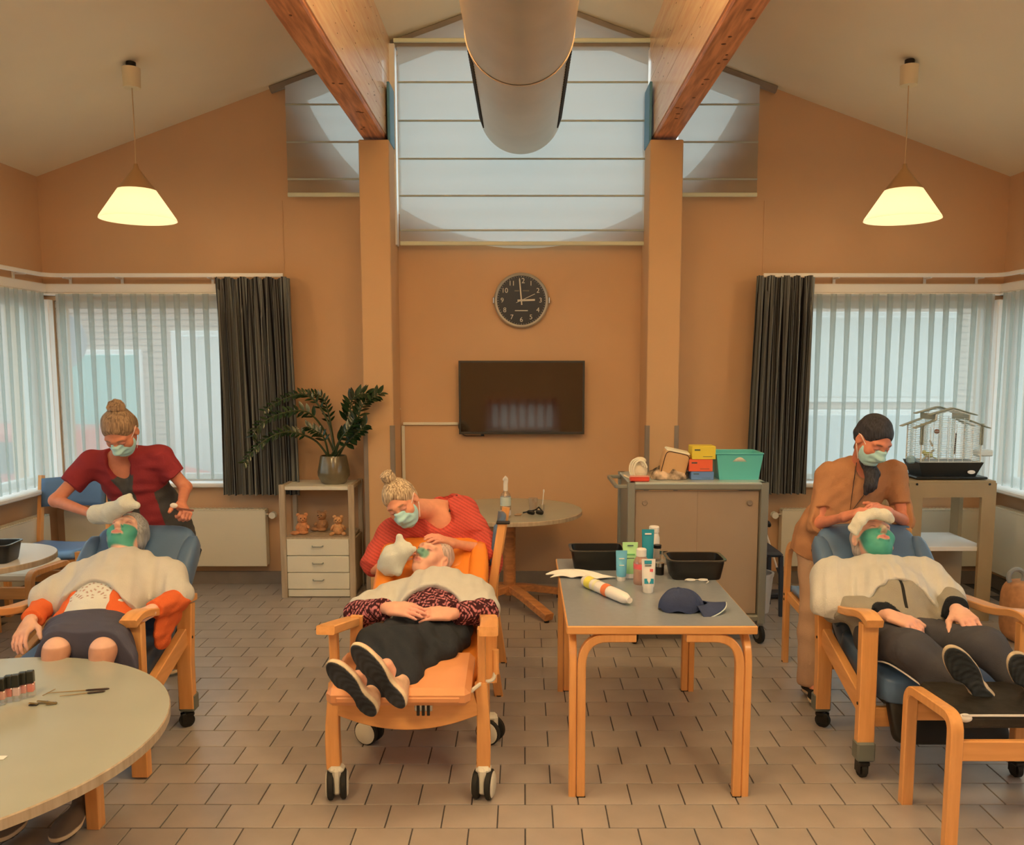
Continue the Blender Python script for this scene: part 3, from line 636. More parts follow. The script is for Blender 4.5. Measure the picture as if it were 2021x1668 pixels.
MB().tube(arc([(-.27, .02, .465), (-.2, -.12, .452), (.22, -.12, .460), (.30, .02, .475), (.345, .04, .475), (.352, .05, .54)], .02), .008, 8).build('tube_frame', M['white'], t)
MB().box((.075, -.10, .425), (.07, .02, .04), .004).build('latch', M['steel'], t); MB().box((.075, -.112, .415), (.012, .006, .05), .002).box((.095, -.112, .415), (.012, .006, .05), .002).box((.055, -.112, .415), (.012, .006, .05), .002).build('latch_prong', M['black'], t)
MB().tube([(.352, .05, .50), (.352, .05, .60)], .014, 10).build('recline_lever', M['wood'], t)
R = rotm((.10, 0, 0))
MB().box((-.02, .04, .485), (.56, .36, .075), .022, R).build('leg_rest', M['orl'], t)
MB().box((-.02, -.118, .466), (.50, .05, .045), .015, R).build('leg_rest_edge', M['orl'], t)
cushion(t, 'seat_cushion', (0, .42, .45), (.54, .50, .14), rotm((.12, 0, 0)), M['orv'])
a = V(0, .58, .47); d = nrm((0, .86, .55)); n_ = nrm(np.cross((1, 0, 0), d)); R = np.column_stack((V(1, 0, 0), d, n_))
cushion(t, 'back_cushion', a + d * .33 - n_ * .06, (.56, .74, .13), R, M['orv'])
for s_ in (-1, 1): MB().ell(a + d * .33 + V(s_ * .235, 0, 0) - n_ * .035, (.052, .33, .080), R, 16, 11, .6).build('back_bolster', M['orv'], t, ang=80)
cushion(t, 'head_cushion', a + d * .56 - n_ * .03, (.34, .24, .09), R, M['orv'], .5)
MB().box(a + d * .3 - n_ * .13, (.5, .66, .02), .004, R).build('back_board', M['woodd'], t)
# bent-wood armchairs with blue seats
def armchair(lab, loc, rz, arms=True):
    # faces -y; width .50
    t = thing('wooden_armchair', lab, 'chair', loc, rz, None)
    for s_ in (-1, 1):
        X = s_ * .255
        if arms:
            MB().strip(arc([(X, -.22, 0), (X, -.23, .45), (X, -.22, .715), (X, .0, .735), (X, .20, .70)], .13, 6), .032, .045, (1, 0, 0)).build('arm_hoop', M['wood'], t)
        else: MB().strip([(X, -.22, 0), (X, -.22, .46)], .04, .045, (1, 0, 0)).build('front_leg', M['wood'], t)
        if arms: MB().strip([(X, .26, 0), (X, .22, .40), (X, .20, .70)], .032, .045, (1, 0, 0)).build('rear_leg', M['wood'], t); MB().strip([(X * .86, .20, .38), (X * .86, .27, .90)], .028, .035, (1, 0, 0)).build('back_post', M['wood'], t)
        else: MB().strip(arc([(X, .26, 0), (X, .20, .42), (X, .28, .93)], .1), .032, .045, (1, 0, 0)).build('rear_leg', M['wood'], t)
        MB().strip([(X * .97, -.22, .40), (X * .97, .21, .38)], .022, .055, (1, 0, 0)).build('seat_rail', M['woody'], t)
        MB().disc((X + s_ * .016, -.222, .41), .008, rotm((0, s_ * PI / 2, 0)), 10, .003).disc((X + s_ * .016, -.222, .38), .008, rotm((0, s_ * PI / 2, 0)), 10, .003).build('bolt', M['black'], t)
        MB().disc((X, -.22, 0), .02, None, 10, .008).disc((X, .26, 0), .02, None, 10, .008).build('foot_glide', M['black'], t)
    MB().box((0, -.21, .40), (.48, .022, .055), .004).build('front_rail', M['woodx'], t)
    n = 14
    def fn(s, q): return (-.235 + s * .47, -.24 + q * .46, .455 - .03 * math.sin(PI * s) * .4 - .02 * q - (.03 * (1 - q / .12) ** 2 if q < .12 else 0))
    s0 = sheet('seat', fn, n, n, M['blues'], t); md = s0.modifiers.new('thick', 'SOLIDIFY'); md.thickness = .035; md.offset = 0
    def fb(s, q): return (-.235 + s * .47, .225 + q * .025 + .025 * math.sin(PI * s), .70 + q * .21 + .012 * math.sin(PI * s))
    s1 = sheet('backrest', fb, n, 6, M['bluev'], t); md = s1.modifiers.new('thick', 'SOLIDIFY'); md.thickness = .03; md.offset = 0
    return t
armchair('blue wooden-framed chair in the left corner behind the carer in dark red', (-3.34, 6.02, 0), 0, False)
armchair('wooden armchair beside the carer in the caramel sweater', (1.80, 4.66, 0), PI - .02)
c = armchair('wooden chair side-on behind the orange recliner where the blonde carer sits', (-.385, 4.62, 0), -PI / 2 - .02, False)
for ch in [q for q in bpy.data.objects if q.parent is c and q.name.startswith('rear_leg')]: MB().box((.255 if ch.name.endswith('leg') else .255, .285, .935), (.05, .07, .01), .002).build('post_cap', M['black'], c); break
# bent-wood foot stool and side stool
def stool(lab, x0, x1, yf, yr, zt, slope, top, m, cat='footstool', nm='bentwood_footstool'):
    cx_, cy_ = (x0 + x1) / 2, (yf + yr) / 2; t = thing(nm, lab, cat, (cx_, cy_, 0)); hx, hy = (x1 - x0) / 2, (yr - yf) / 2
    for s_ in (-1, 1):
        X = s_ * hx
        MB().strip(arc([(X, hy, 0), (X, hy, zt - slope * 0 - .02), (X, -hy, zt + slope), (X, -hy, 0)], .06, 6), .046, .038, (1, 0, 0)).build('bent_leg_frame', M['wood'], t)
        for y in (-hy, hy):
            for z in (.40, .37): MB().disc((X - s_ * .022, y, z), .006, rotm((0, -s_ * PI / 2, 0)), 8, .002).build('bolt', M['black'], t)
    for y in (-hy, hy): MB().box((0, y, .385), (2 * hx - .04, .024, .075), .004).build('cross_rail', M['woodx'], t)
    a = np.array((0, hy - .01, zt + .0)); b_ = np.array((0, -hy + .03, zt + slope - .02)); d = nrm(b_ - a); R = np.column_stack((V(1, 0, 0), d, np.cross(V(1, 0, 0), d)))
    MB().box((a + b_) / 2 + V(0, 0, -.012), (2 * hx - .05, np.linalg.norm(b_ - a), .05), .012, R).build(top, m, t)
    return t, R
fs, Rf = stool('bent-wood footstool with dark mat under the man\'s shoes', 1.535, 2.10, 2.90, 3.25, .50, .005, 'padded_mat', mat('dark_mat', (.03, .027, .022), .55, noise=.4, nscale=22, bump=.2, bscale=40))
MB().box((0, -.155, .505), (.50, .006, .006)).build('mat_piping', M['trim'], fs)
MB().ell((-.235, -.145, .492), (.026, .016, .016), None, 12, 8).build('corner_pad', M['trim'], fs)
stool('wooden stool with pale top between small table and left armrest', -3.45, -2.965, 5.0, 5.42, .50, 0, 'white_top', M['white'], 'stool', 'bentwood_stool')
# rectangular laminate table with bent legs
t = thing('laminate_table', 'rectangular grey-topped wooden table with bent legs, covered in care products', 'table', (.55, 3.87, 0), 0)
tx0, tx1, ty0, ty1 = -.378, .380, -.60, .585
MB().box(((tx0 + tx1) / 2, 0, .703), (tx1 - tx0, ty1 - ty0, .034), .004).build('top_edge', M['woodx'], t)
MB().box(((tx0 + tx1) / 2, 0, .7195), (tx1 - tx0 - .012, ty1 - ty0 - .012, .003)).build('laminate_top', mat('grey_laminate', A(114, 107, 92), .28, noise=.05, nscale=40, spec=.5), t)
for sx_ in (-1, 1):
    for sy in (-1, 1):
        X = sx_ * .345; Y_ = sy * .565
        MB().strip(arc([(X - sx_ * .028, Y_, 0), (X - sx_ * .028, Y_, .667), (X - sx_ * .245, Y_, .667)], .12, 8), .035, .034, (0, 1, 0)).build('bent_leg', M['wood'], t)
        MB().strip(arc([(X + sx_ * .006, Y_ - sy * .005, 0), (X + sx_ * .006, Y_ - sy * .005, .66), (X + sx_ * .006, Y_ - sy * .24, .667)], .12, 8), .030, .034, (1, 0, 0)).build('bent_leg', M['wood'], t)
        MB().box((X - sx_ * .028, Y_, .003), (.037, .037, .006)).build('foot_pad', M['black'], t)
# round tables
def ringtop(t, c, R_, z, th, m, me): 
    MB().lathe([(.001, z), (R_ - .003, z)], c, 72).build('top_surface', m, t, world=True)
    MB().lathe([(R_ - .003, z), (R_, z - .004), (R_, z - th), (R_ - .004, z - th - .002), (.001, z - th - .002)], c, 72).build('edge_band', me, t, world=True)
lam = mat('cream_laminate', A(142, 130, 98), .22, noise=.03, nscale=5, spec=.5)
NT = V(-1.887, 2.534, 0)
t = thing('round_table', 'large round cream table with nail polish bottles in the foreground', 'table', NT)
ringtop(t, NT, .731, .60, .033, lam, M['oak'])
for a_ in (1, 2, 3, 4):
    q = PZ(190, 1632, 0) if a_ == 1 else NT + V(.42, -.36, 0) if a_ == 2 else (NT + V(-.38, .42, 0) if a_ == 3 else NT + V(-.38, -.42, 0))
    MB().bar((q[0], q[1], 0), (q[0], q[1], .57), .050, .050, (1, 0, 0)).build('leg', M['wood'], t, world=True)
MB().box((NT[0], NT[1], .545), (.8, .06, .045)).box((NT[0], NT[1], .545), (.06, .8, .045)).build('under_frame', M['woodx'], t, world=True)
BT = V(.0 - .10, 6.02, 0)
t = thing('round_table', 'round cream pedestal table against the wall under the television', 'table', BT)
ringtop(t, BT, .52, .72, .028, lam, M['oak'])
MB().tube([BT + V(0, 0, .10), BT + V(0, 0, .69)], .045, 20).build('pedestal', M['woodd'], t, world=True)
for a_ in (-55, 35, 125, 215):
    d = V(math.cos(math.radians(a_)), math.sin(math.radians(a_)), 0); s_ = V(-d[1], d[0], 0)
    MB().strip(arc([BT + V(0, 0, .15), BT + d * .15 + V(0, 0, .13), BT + d * .48 + V(0, 0, .045)], .08), .07, .05, s_).build('foot', M['woodd'], t, world=True)
    MB().disc(BT + d * .45 , .018, None, 12, .03).build('foot_glide', M['black'], t, world=True)
ST = V(-2.93, 4.50, 0)
t = thing('round_table', 'small round white table at the left edge with a black tray', 'table', ST)
ringtop(t, ST, .37, .72, .03, mat('white_laminate', A(200, 194, 170), .2, spec=.5), M['oak'])
MB().tube([ST + V(0, 0, .04), ST + V(0, 0, .69)], .03, 16).build('pedestal', M['steel'], t, world=True); MB().disc(ST, .24, None, 36, .025).build('base_disc', M['dsteel'], t, world=True)
# shelf unit with drawers
X0, X1, YF, YB = -1.80, -1.285, 6.27, 6.66; W_ = X1 - X0; xc = (X0 + X1) / 2
t = thing('drawer_shelf', 'washed oak shelf unit with three cream drawers below an open niche', 'shelf', (xc, (YF + YB) / 2, 0))
for x in (X0, X1):
    MB().box((x, YF + .015, .43), (.045, .03, .864), .003).build('front_stile', M['oak'], t, world=True)
    MB().box((x, YB - .02, .43), (.035, .03, .86), .003).build('rear_stile', M['oak'], t, world=True)
    MB().box((x, (YF + YB) / 2, .23), (.018, YB - YF - .05, .42), .002).build('side_panel', M['oak'], t, world=True)
    MB().box((x, (YF + YB) / 2 + .03, .842), (.026, YB - YF - .07, .03), .002).build('top_rail', M['oak'], t, world=True)
MB().box((xc, (YF + YB) / 2, .835), (W_ - .02, YB - YF - .01, .028), .003).build('top_board', M['white'], t, world=True)
MB().box((xc, (YF + YB) / 2, .452), (W_ - .02, YB - YF - .01, .02), .003).build('niche_board', M['oak'], t, world=True)
MB().box((xc, YB - .008, .23), (W_ - .04, .01, .42), .002).build('back_board', M['oak'], t, world=True)
MB().box((xc, YF + .02, .035), (W_ - .05, .02, .055), .003).build('kick_board', M['white'], t, world=True)
for k in range(3):
    z = .130 + k * .129
    dr = MB().box((xc, YF + .012, z), (W_ - .05, .02, .124), .003).build('drawer', M['white'], t, world=True)
    h_ = MB().tube(arc([(xc - .04, YF - .002, z + .012), (xc - .035, YF - .022, z + .008), (xc + .035, YF - .022, z + .008), (xc + .04, YF - .002, z + .012)], .01), .0045, 8).build('handle', M['dsteel'], dr); h_.matrix_parent_inverse = wmat(dr).inverted()
# bird shelf
X0, X1, YF, YB = 2.60, 3.19, 5.68, 6.22; xc = (X0 + X1) / 2; bm_ = mat('brown_board', A(140, 110, 68), .5, noise=.06, nscale=6)
t = thing('cage_stand', 'tall tan open shelf unit under the birdcage', 'shelf', (xc, (YF + YB) / 2, 0)); zt_ = .958
fr = MB().plate([(X0, 0), (X1, 0), (X1, zt_), (X0, zt_)], [[(X0 + .095, .08), (X1 - .095, .08), (X1 - .095, .86), (X0 + .095, .86)]], (0, YF, 0), (1, 0, 0), (0, 0, 1), (0, .03, 0)).build('front_frame', bm_, t, world=True, smooth=False)
for x in (X0 + .015, X1 - .015):
    MB().box((x, YF + .09, zt_ / 2), (.03, .12, zt_ - .01), .002).box((x, YB - .06, zt_ / 2), (.03, .12, zt_ - .01), .002).build('side_board', bm_, t, world=True)
MB().box((xc, (YF + YB) / 2 + .01, zt_ + .004), (X1 - X0, YB - YF, .02), .003).build('top_board', bm_, t, world=True)
MB().box((xc, (YF + YB) / 2 + .01, .50), (X1 - X0 - .06, YB - YF - .03, .03), .003).build('middle_shelf', mat('white_shelf', A(196, 190, 165), .4), t, world=True)
MB().box((xc, YB - .2, .28), (X1 - X0 - .06, .012, .42), .003).build('lower_panel', M['cardb'], t, world=True)
for x in (X0 + .05, X1 - .05): MB().disc((x, YF - .002, .95), .008, rotm((PI / 2, 0, 0)), 10, .003).build('screw_cap', M['black'], t, world=True)
for z in np.arange(.56, .9, .045): MB().disc((X0 + .034, YF + .09, z), .003, rotm((0, PI / 2, 0)), 6, .002).build('peg_hole', M['black'], t, world=True)
# steel trolley cabinet
X0, X1, YF, YB = .665, 1.487, 5.2, 5.72; xc = (X0 + X1) / 2; ZT = 1.03; ZB = .16
t = thing('service_trolley', 'tall grey metal trolley cabinet on castors loaded with boxes and bags', 'trolley', (xc, (YF + YB) / 2, 0))
gm = mat('grey_door_panel', A(138, 110, 78), .4, noise=.04, nscale=3)
for x in (X0, X1):
    for y in (YF, YB): MB().strip([(x, y, ZB - .02), (x, y, ZT)], .045, .045).build('corner_post', M['dsteel'], t, world=True)
    MB().box((x, (YF + YB) / 2, (ZT + ZB) / 2), (.012, YB - YF, ZT - ZB - .03)).build('side_panel', M['dsteel'], t, world=True)
MB().box((xc, YF + .005, ZT - .025), (X1 - X0, .045, .045), .008).box((xc, YF + .005, ZB + .01), (X1 - X0, .04, .04), .008).build('frame_rail', M['dsteel'], t, world=True)
MB().box((xc, (YF + YB) / 2, ZT - .008), (X1 - X0 + .03, YB - YF + .04, .016), .005).build('top_tray', mat('steel_tray', A(160, 155, 128), .35, metal=.3), t, world=True)
MB().box((xc, (YF + YB) / 2, ZB + .01), (X1 - X0, YB - YF, .02), .005).build('bottom_plate', M['dsteel'], t, world=True)
for s_ in (-1, 1):
    dr = MB().box((xc + s_ * .19, YF + .012 + (.006 if s_ > 0 else 0), (ZT + ZB) / 2 - .01), (.385, .010, ZT - ZB - .09), .002).build('sliding_door', gm, t, world=True)
    h_ = MB().lathe([(.018, 0), (.014, .006), (.001, .004)], (xc + s_ * .325, YF + .007, .90), 18, rotm((PI / 2, 0, 0))).build('door_pull', mat('pull_grey', A(120, 96, 70), .5), dr); h_.matrix_parent_inverse = wmat(dr).inverted()
MB().strip(arc([(X0 - .01, YF + .02, 1.0), (X0 - .09, YF + .02, 1.0), (X0 - .09, YB - .02, 1.0), (X0 - .01, YB - .02, 1.0)], .03), .022, .022, (0, 0, 1)).build('push_handle', M['dsteel'], t, world=True)
for x, y in ((X0 + .03, YF + .03), (X1 + .0, YF + .03), (X0 + .03, YB - .03), (X1, YB - .03)):
    MB().box((x, y, .125), (.04, .05, .04), .006).build('castor_fork', M['dsteel'], t, world=True)
    MB().lathe([(.001, -.014), (.05, -.014), (.062, -.01), (.062, .01), (.05, .014), (.001, .014)], (x, y, .062), 26, rotm((0, PI / 2, .25))).build('castor_wheel', M['rubber'], t, world=True)
    MB().lathe([(.001, -.016), (.035, -.016), (.035, .016), (.001, .016)], (x, y, .062), 20, rotm((0, PI / 2, .25))).build('wheel_hub', M['steel'], t, world=True)
# ================================================================ SMALL OBJECTS
def on(u, v, z): return PZ(u, v, z)
TZ = .721
# --- items on the rectangular table
def tub(lab, c, sx_, sy_, h, rz=0, grp=None):
    # open black plastic tub with flared rim, base at c
    t = thing('plastic_tub', lab, 'tub', c, rz, grp); b = MB(); n = 40
    def loop(kx, ky, z): 
        out = []
        for k in range(n):
            a = 2 * PI * k / n; e = .28; sg = lambda q: math.copysign(abs(q) ** e, q)
            out.append((kx * sg(math.cos(a)), ky * sg(math.sin(a)), z))
        return out
    hx, hy = sx_ / 2, sy_ / 2; L_ = [loop(.001, .001, 0), loop(hx * .80, hy * .78, 0), loop(hx * .83, hy * .82, .006), loop(hx * .93, hy * .93, h - .02), loop(hx * .93, hy * .93, h - .002), loop(hx * .90, hy * .90, h - .002), loop(hx * .81, hy * .79, .01), loop(.001, .001, .006)]
    vs = [q for l in L_ for q in l]; b.add(vs, [(i * n + k, i * n + (k + 1) % n, (i + 1) * n + (k + 1) % n, (i + 1) * n + k) for i in range(len(L_) - 1) for k in range(n)]); b.build('tub_body', M['black'], t)
    r = MB(); L_ = [loop(hx * .90, hy * .90, h - .001), loop(hx, hy, h), loop(hx, hy, h - .006), loop(hx * .92, hy * .92, h - .005)]
    vs = [q for l in L_ for q in l]; r.add(vs, [(i * n + k, i * n + (k + 1) % n, (i + 1) * n + (k + 1) % n, (i + 1) * n + k) for i in range(3) for k in range(n)]); r.build('tub_rim', mat('tub_rim_gloss', (.06, .06, .055), .18, spec=.8), t)
    return t
tub('black tub at the rear left corner of the grey table', (.375, 4.27, TZ), .285, .19, .105)
tub('black tub at the rear right of the grey table, behind the blue cap', (.835, 4.08, TZ), .285, .20, .100)
tub('black food tub on the small round white table', (-2.80, 4.40, TZ), .26, .19, .10, .1)
def tube_(lab, u, v, hgt, wd, cap, body, accents=(), capc=None, tilt=0):
    c = on(u, v, TZ); t = thing('cream_tube', lab, 'tube', c, tilt)
    ch = cap; n = 24
    MB().lathe([(.001, 0), (wd * .36, 0), (wd * .40, .004), (wd * .40, ch), (.001, ch)], (0, 0, 0), n).build('cap', capc or M['trim'], t)
    b = MB(); prof = [(ch, .42, .42), (ch + .01, .46, .44), (ch + hgt * .3, .48, .38), (ch + hgt * .7, .5, .18), (ch + hgt - .012, .52, .03), (ch + hgt, .52, .025)]
    vs = []; 
    for z, a, e in prof: vs += [(wd * a * math.cos(2 * PI * k / n), wd * e * math.sin(2 * PI * k / n), z) for k in range(n)]
    b.add(vs, [(i * n + k, i * n + (k + 1) % n, (i + 1) * n + (k + 1) % n, (i + 1) * n + k) for i in range(len(prof) - 1) for k in range(n)] + [tuple((len(prof) - 1) * n + k for k in range(n)), tuple(range(n))[::-1]])
    b.build('tube_body', body, t)
    for (x, z, w_, h_, m_) in accents:      # printed blocks, on the front of the tube
        zz = (z - 0) * hgt + ch; dep = wd * (.44 - .36 * z)
        MB().box((x * wd, -dep * math.sqrt(max(.05, 1 - (2 * x) ** 2)) - .001, zz), (w_ * wd, .002, h_ * hgt), .0006, rotm((-math.atan2(wd * .38, hgt), 0, 0))).build('printed_mark', m_, t)
    return t
cc = lambda n, r, g, b, k=1: mat(n, A(r, g, b, k), .4)
lg = cc('lime_print', 150, 180, 100); dk = cc('dark_print', 50, 60, 50); sb = cc('sky_blue_tube', 92, 142, 158); tl = cc('teal_tube', 34, 112, 108); wt = cc('white_plastic', 205, 205, 185)
rd_ = cc('red_print', 205, 80, 70); yg = cc('yellow_green', 185, 195, 110)
tube_('tall lime green tube standing behind the small blue tube', 1243, 1140, .150, .072, .025, lg, [(0, .90, .4, .035, dk), (0, .62, .6, .05, cc('green_print', 90, 140, 70)), (0, .50, .5, .02, dk)])
tube_('small sky blue tube with white cap in front of the green tube', 1226, 1146, .125, .052, .022, sb, [(0, .7, .5, .04, wt), (0, .45, .45, .03, wt)])
tube_('teal tube beside the transparent bottle', 1278, 1112, .160, .062, .02, tl, [(0, .86, .55, .05, wt)])
tube_('white and turquoise tube with red dot, nearest of the tubes', 1279, 1169, .130, .060, .024, wt, [(-.05, .9, .55, .12, tl), (0, .25, .7, .18, tl), (.2, .62, .24, .10, rd_), (-.05, .78, .5, .03, dk)])
def bottle(lab, u, v, z, r, h, cap_r, cap_h, body, liquid=None, labelc=None, nm='bottle'):
    c = on(u, v, z) if z is not None else u; t = thing(nm, lab, 'bottle', c)
    MB().lathe([(.001, 0), (r * .95, 0), (r, .006), (r, h * .78), (r * .85, h * .88), (cap_r * .8, h), (.001, h)], (0, 0, 0), 28).build('bottle_body', body, t)
    MB().lathe([(cap_r, h - .002), (cap_r, h + cap_h - .004), (cap_r - .003, h + cap_h), (.001, h + cap_h)], (0, 0, 0), 24).build('cap', wt, t)
    if labelc is not None: MB().lathe([(r + .0008, h * .22), (r + .0008, h * .62)], (0, 0, 0), 28).build('bottle_label', labelc, t)
    return t
clr = mixmat('clear_plastic', [('transparent', (.93, .90, .86), .72), ('diffuse', (.7, .62, .55), .16), ('glossy', (.9, .9, .9), .12)])
pnk = mixmat('pink_clear_plastic', [('transparent', (.95, .78, .72), .45), ('diffuse', (.80, .50, .42), .40), ('glossy', (.9, .9, .9), .1)])
bt = bottle('translucent pink lotion bottle with white cap among the tubes', 1265, 1152, TZ, .036, .135, .024, .034, pnk)
MB().lathe([(.0368, .075), (.0368, .10)], (0, 0, 0), 28).build('red_band', rd_, bt)
bottle('tall white bottle at the back of the tubes', 1290, 1100, TZ, .030, .14, .027, .03, wt)
bottle('yellow-green slim bottle between green tube and pink bottle', 1250, 1139, TZ, .018, .12, .012, .02, yg)
# small dark jar and glass jars
for i, (u, v, lab, m_, h_) in enumerate(((1302, 1134, 'little black jar of cream behind the turquoise tube', M['black'], .045), (1309, 1114, 'small silver-lidded glass jar by the right tub', clr, .06), (1297, 1106, 'small glass jar with dark lid beside the white bottle', clr, .07))):
    t = thing('jar', lab, 'jar', on(u, v, TZ)); MB().lathe([(.001, 0), (.020, 0), (.021, h_ * .8), (.018, h_), (.001, h_)], (0, 0, 0), 20).build('jar_body', m_, t)
    MB().lathe([(.021, h_ - .004), (.021, h_ + .014), (.001, h_ + .014)], (0, 0, 0), 20).build('lid', M['steel'] if i != 2 else M['black'], t)
# wipes roll
t = thing('wipes_pack', 'soft roll of wet wipes in white wrapper with yellow and orange print', 'wipes', on(1190, 1180, TZ))
a = on(1160, 1160, TZ) + V(0, 0, .028); b_ = on(1232, 1192, TZ) + V(0, 0, .026); d = b_ - a
wr = mat('wipes_wrapper', A(200, 188, 156), .35, bump=.3, bscale=25)
MB().tube([a + d * q for q in (-.10, -.09, -.06, .15, .5, .8, 1.0, 1.06, 1.10, 1.14)], [.004, .022, .027, .028, .028, .028, .026, .020, .012, .014], 20, flat=.95).build('wrapper', wr, t, world=True)
for q0, q1, m_ in ((.02, .22, cc('yellow_print', 222, 170, 60)), (.26, .34, cc('cream_print', 225, 190, 120)), (.50, .66, cc('orange_print', 225, 95, 45))):
    MB().lathe([(.0288, 0), (.0288, np.linalg.norm(d) * (q1 - q0) * .8)], a + d * q0, 20, basis(d)).build('printed_band', m_, t, world=True)
# crumpled white cloth hanging over the table edge
c0 = on(1138, 1140, TZ)
def cl(s, q):
    x = -.13 + s * .30 + .02 * math.sin(q * 5); y = .05 - q * .11 + .05 * math.sin(s * 4)
    wd = (1 - abs(2 * s - .9) ** 2.2 * .75); y = .01 + (q - .5) * .13 * wd + .03 * math.sin(s * 5)
    z = .006 + .012 * abs(math.sin(s * 9 + q * 4)) * wd + .014 * math.sin(q * PI) * wd + (0 if s > .22 else -0)
    return c0 + V(x, y, z)
o = sheet('crumpled_cloth', cl, 30, 16, mat('white_paper_cloth', A(196, 184, 150), .8, bump=.2, bscale=30)); tag(o, 'crumpled white cloth at the left edge of the grey table', 'cloth'); md = o.modifiers.new('t', 'SOLIDIFY'); md.thickness = .004
# blue cap
cb_ = mat('navy_cap_cloth', A(40, 45, 58), .75, noise=.15, nscale=10, bump=.15, bscale=150)
cc0 = on(1360, 1205, TZ); t = thing('cap', 'dark blue baseball cap lying on the grey table', 'cap', cc0)
def crown(s, q):
    a_ = 2 * PI * s; ph = q * PI / 2; r = math.cos(ph)
    return cc0 + V(-.030 + .098 * r * math.cos(a_) - .015 * q, .01 + .066 * r * math.sin(a_), .006 + .088 * math.sin(ph) + .006 * math.sin(a_ * 6) * r)
o = sheet('crown', crown, 48, 14, cb_, t, True)
def brim(s, q):
    a_ = -1.15 + 2.3 * s; r0, r1 = .085, .162; r = r0 + (r1 - r0) * q; k = 1 - .28 * abs(a_) ** 2 * q * .5
    return cc0 + V(-.03 + r * math.cos(a_) * k + .02, .005 + r * math.sin(a_) * .62 - .012 * q, .034 - .030 * q * abs(math.sin(a_)) - .004 + .018 * q * (1 - abs(a_) / 1.2) - .012 * q)
o = sheet('brim', brim, 24, 8, cb_, t, True); md = o.modifiers.new('t', 'SOLIDIFY'); md.thickness = .004
MB().tube([brim(k / 20, 1.0) for k in range(21)], .0035, 6).build('brim_edge', mat('pale_piping', A(175, 165, 130), .6), t, world=True)
MB().ell(cc0 + V(-.045, .01, .094), (.008, .008, .004)).build('top_button', cb_, t, world=True)
# spectacles
g0 = on(1375, 1150, TZ); t = thing('spectacles', 'folded white-rimmed spectacles behind the blue cap', 'glasses', g0)
for s_ in (-1, 1): MB().tube([g0 + V(s_ * .030 + .021 * math.cos(a_), .014 * math.sin(a_), .014) for a_ in np.linspace(0, 2 * PI, 20)], .0025, 6).build('rim', M['trim'], t, world=True)
MB().tube(arc([g0 + V(-.055, 0, .012), g0 + V(-.05, .03, .006), g0 + V(.04, .035, .006), g0 + V(.06, .0, .006), g0 + V(.04, -.03, .006)], .02), .0022, 6).build('temple', M['trim'], t, world=True)
# --- back round table
bz = .721; c = on(998, 1022, bz)
t = bottle('clear bottle with tall white spray top on the back round table', 998, 1022, bz, .036, .185, .014, .012, clr, labelc=None, nm='spray_bottle')
MB().lathe([(.0366, .02), (.0366, .055)], (0, 0, 0), 28).build('bottle_label', mat('pale_label', A(190, 160, 130), .5), t); MB().lathe([(.0366, .085), (.0366, .145)], (0, 0, 0), 28).build('bottle_label', mat('grey_label', A(165, 160, 130), .5), t)
MB().strip(arc([(0, 0, .19), (0, 0, .235), (.004, -.004, .262), (-.010, -.008, .272)], .01), .030, .030, (1, 0, 0)).build('spray_head', wt, t)
t = thing('drinking_glass', 'clear drinking glass behind the dark sunglasses', 'glass', on(1052, 1006, bz)); MB().lathe([(.001, 0), (.027, 0), (.034, .085), (.032, .085), (.025, .006), (.001, .006)], (0, 0, 0), 28).build('tumbler', clr, t)
t = thing('measuring_cup', 'small cup with an upright white spoon', 'cup', on(1070, 1008, bz)); MB().lathe([(.001, 0), (.016, 0), (.020, .045), (.018, .045), (.001, .004)], (0, 0, 0), 20).build('cup_body', clr, t)
MB().tube([(0, 0, .01), (.01, .0, .13)], [.003, .004], 8).ell((.011, 0, .14), (.006, .003, .014)).build('spoon', wt, t)
g0 = on(1055, 1016, bz); t = thing('sunglasses', 'black folded sunglasses on the back round table', 'sunglasses', g0)
for x in (-.025, .035): MB().ell(g0 + V(x, .0, .016), (.028, .010, .016), rotm((.5, .2, 0)), e=.7).build('lens', M['black'], t, world=True)
MB().strip([g0 + V(-.05, .0, .02), g0 + V(-.08, .02, .010), g0 + V(.02, .04, .03)], .006, .010).strip([g0 + V(.06, 0, .018), g0 + V(.03, .04, .045), g0 + V(-.01, .03, .02)], .006, .012).build('temple', M['black'], t, world=True)
t = thing('hair_clip', 'tan clip beside the spray bottle on the back table', 'clip', on(1022, 1018, bz)); MB().box((0, 0, .006), (.05, .016, .010), .004).box((.01, .006, .012), (.04, .012, .006), .002).build('clip_body', mat('tan_clip', A(150, 110, 70), .4), t)
t = thing('brush', 'small red-handled brush at the left end of the back table', 'brush', on(940, 1018, bz)); MB().tube([(-.04, 0, .012), (.0, 0, .010), (.035, 0, .006)], [.006, .005, .002], 8).build('handle', mat('red_brush', A(160, 60, 35), .4), t); MB().tube([(-.06, 0, .014), (-.04, 0, .012)], [.009, .006], 8).build('bristle_head', M['black'], t)
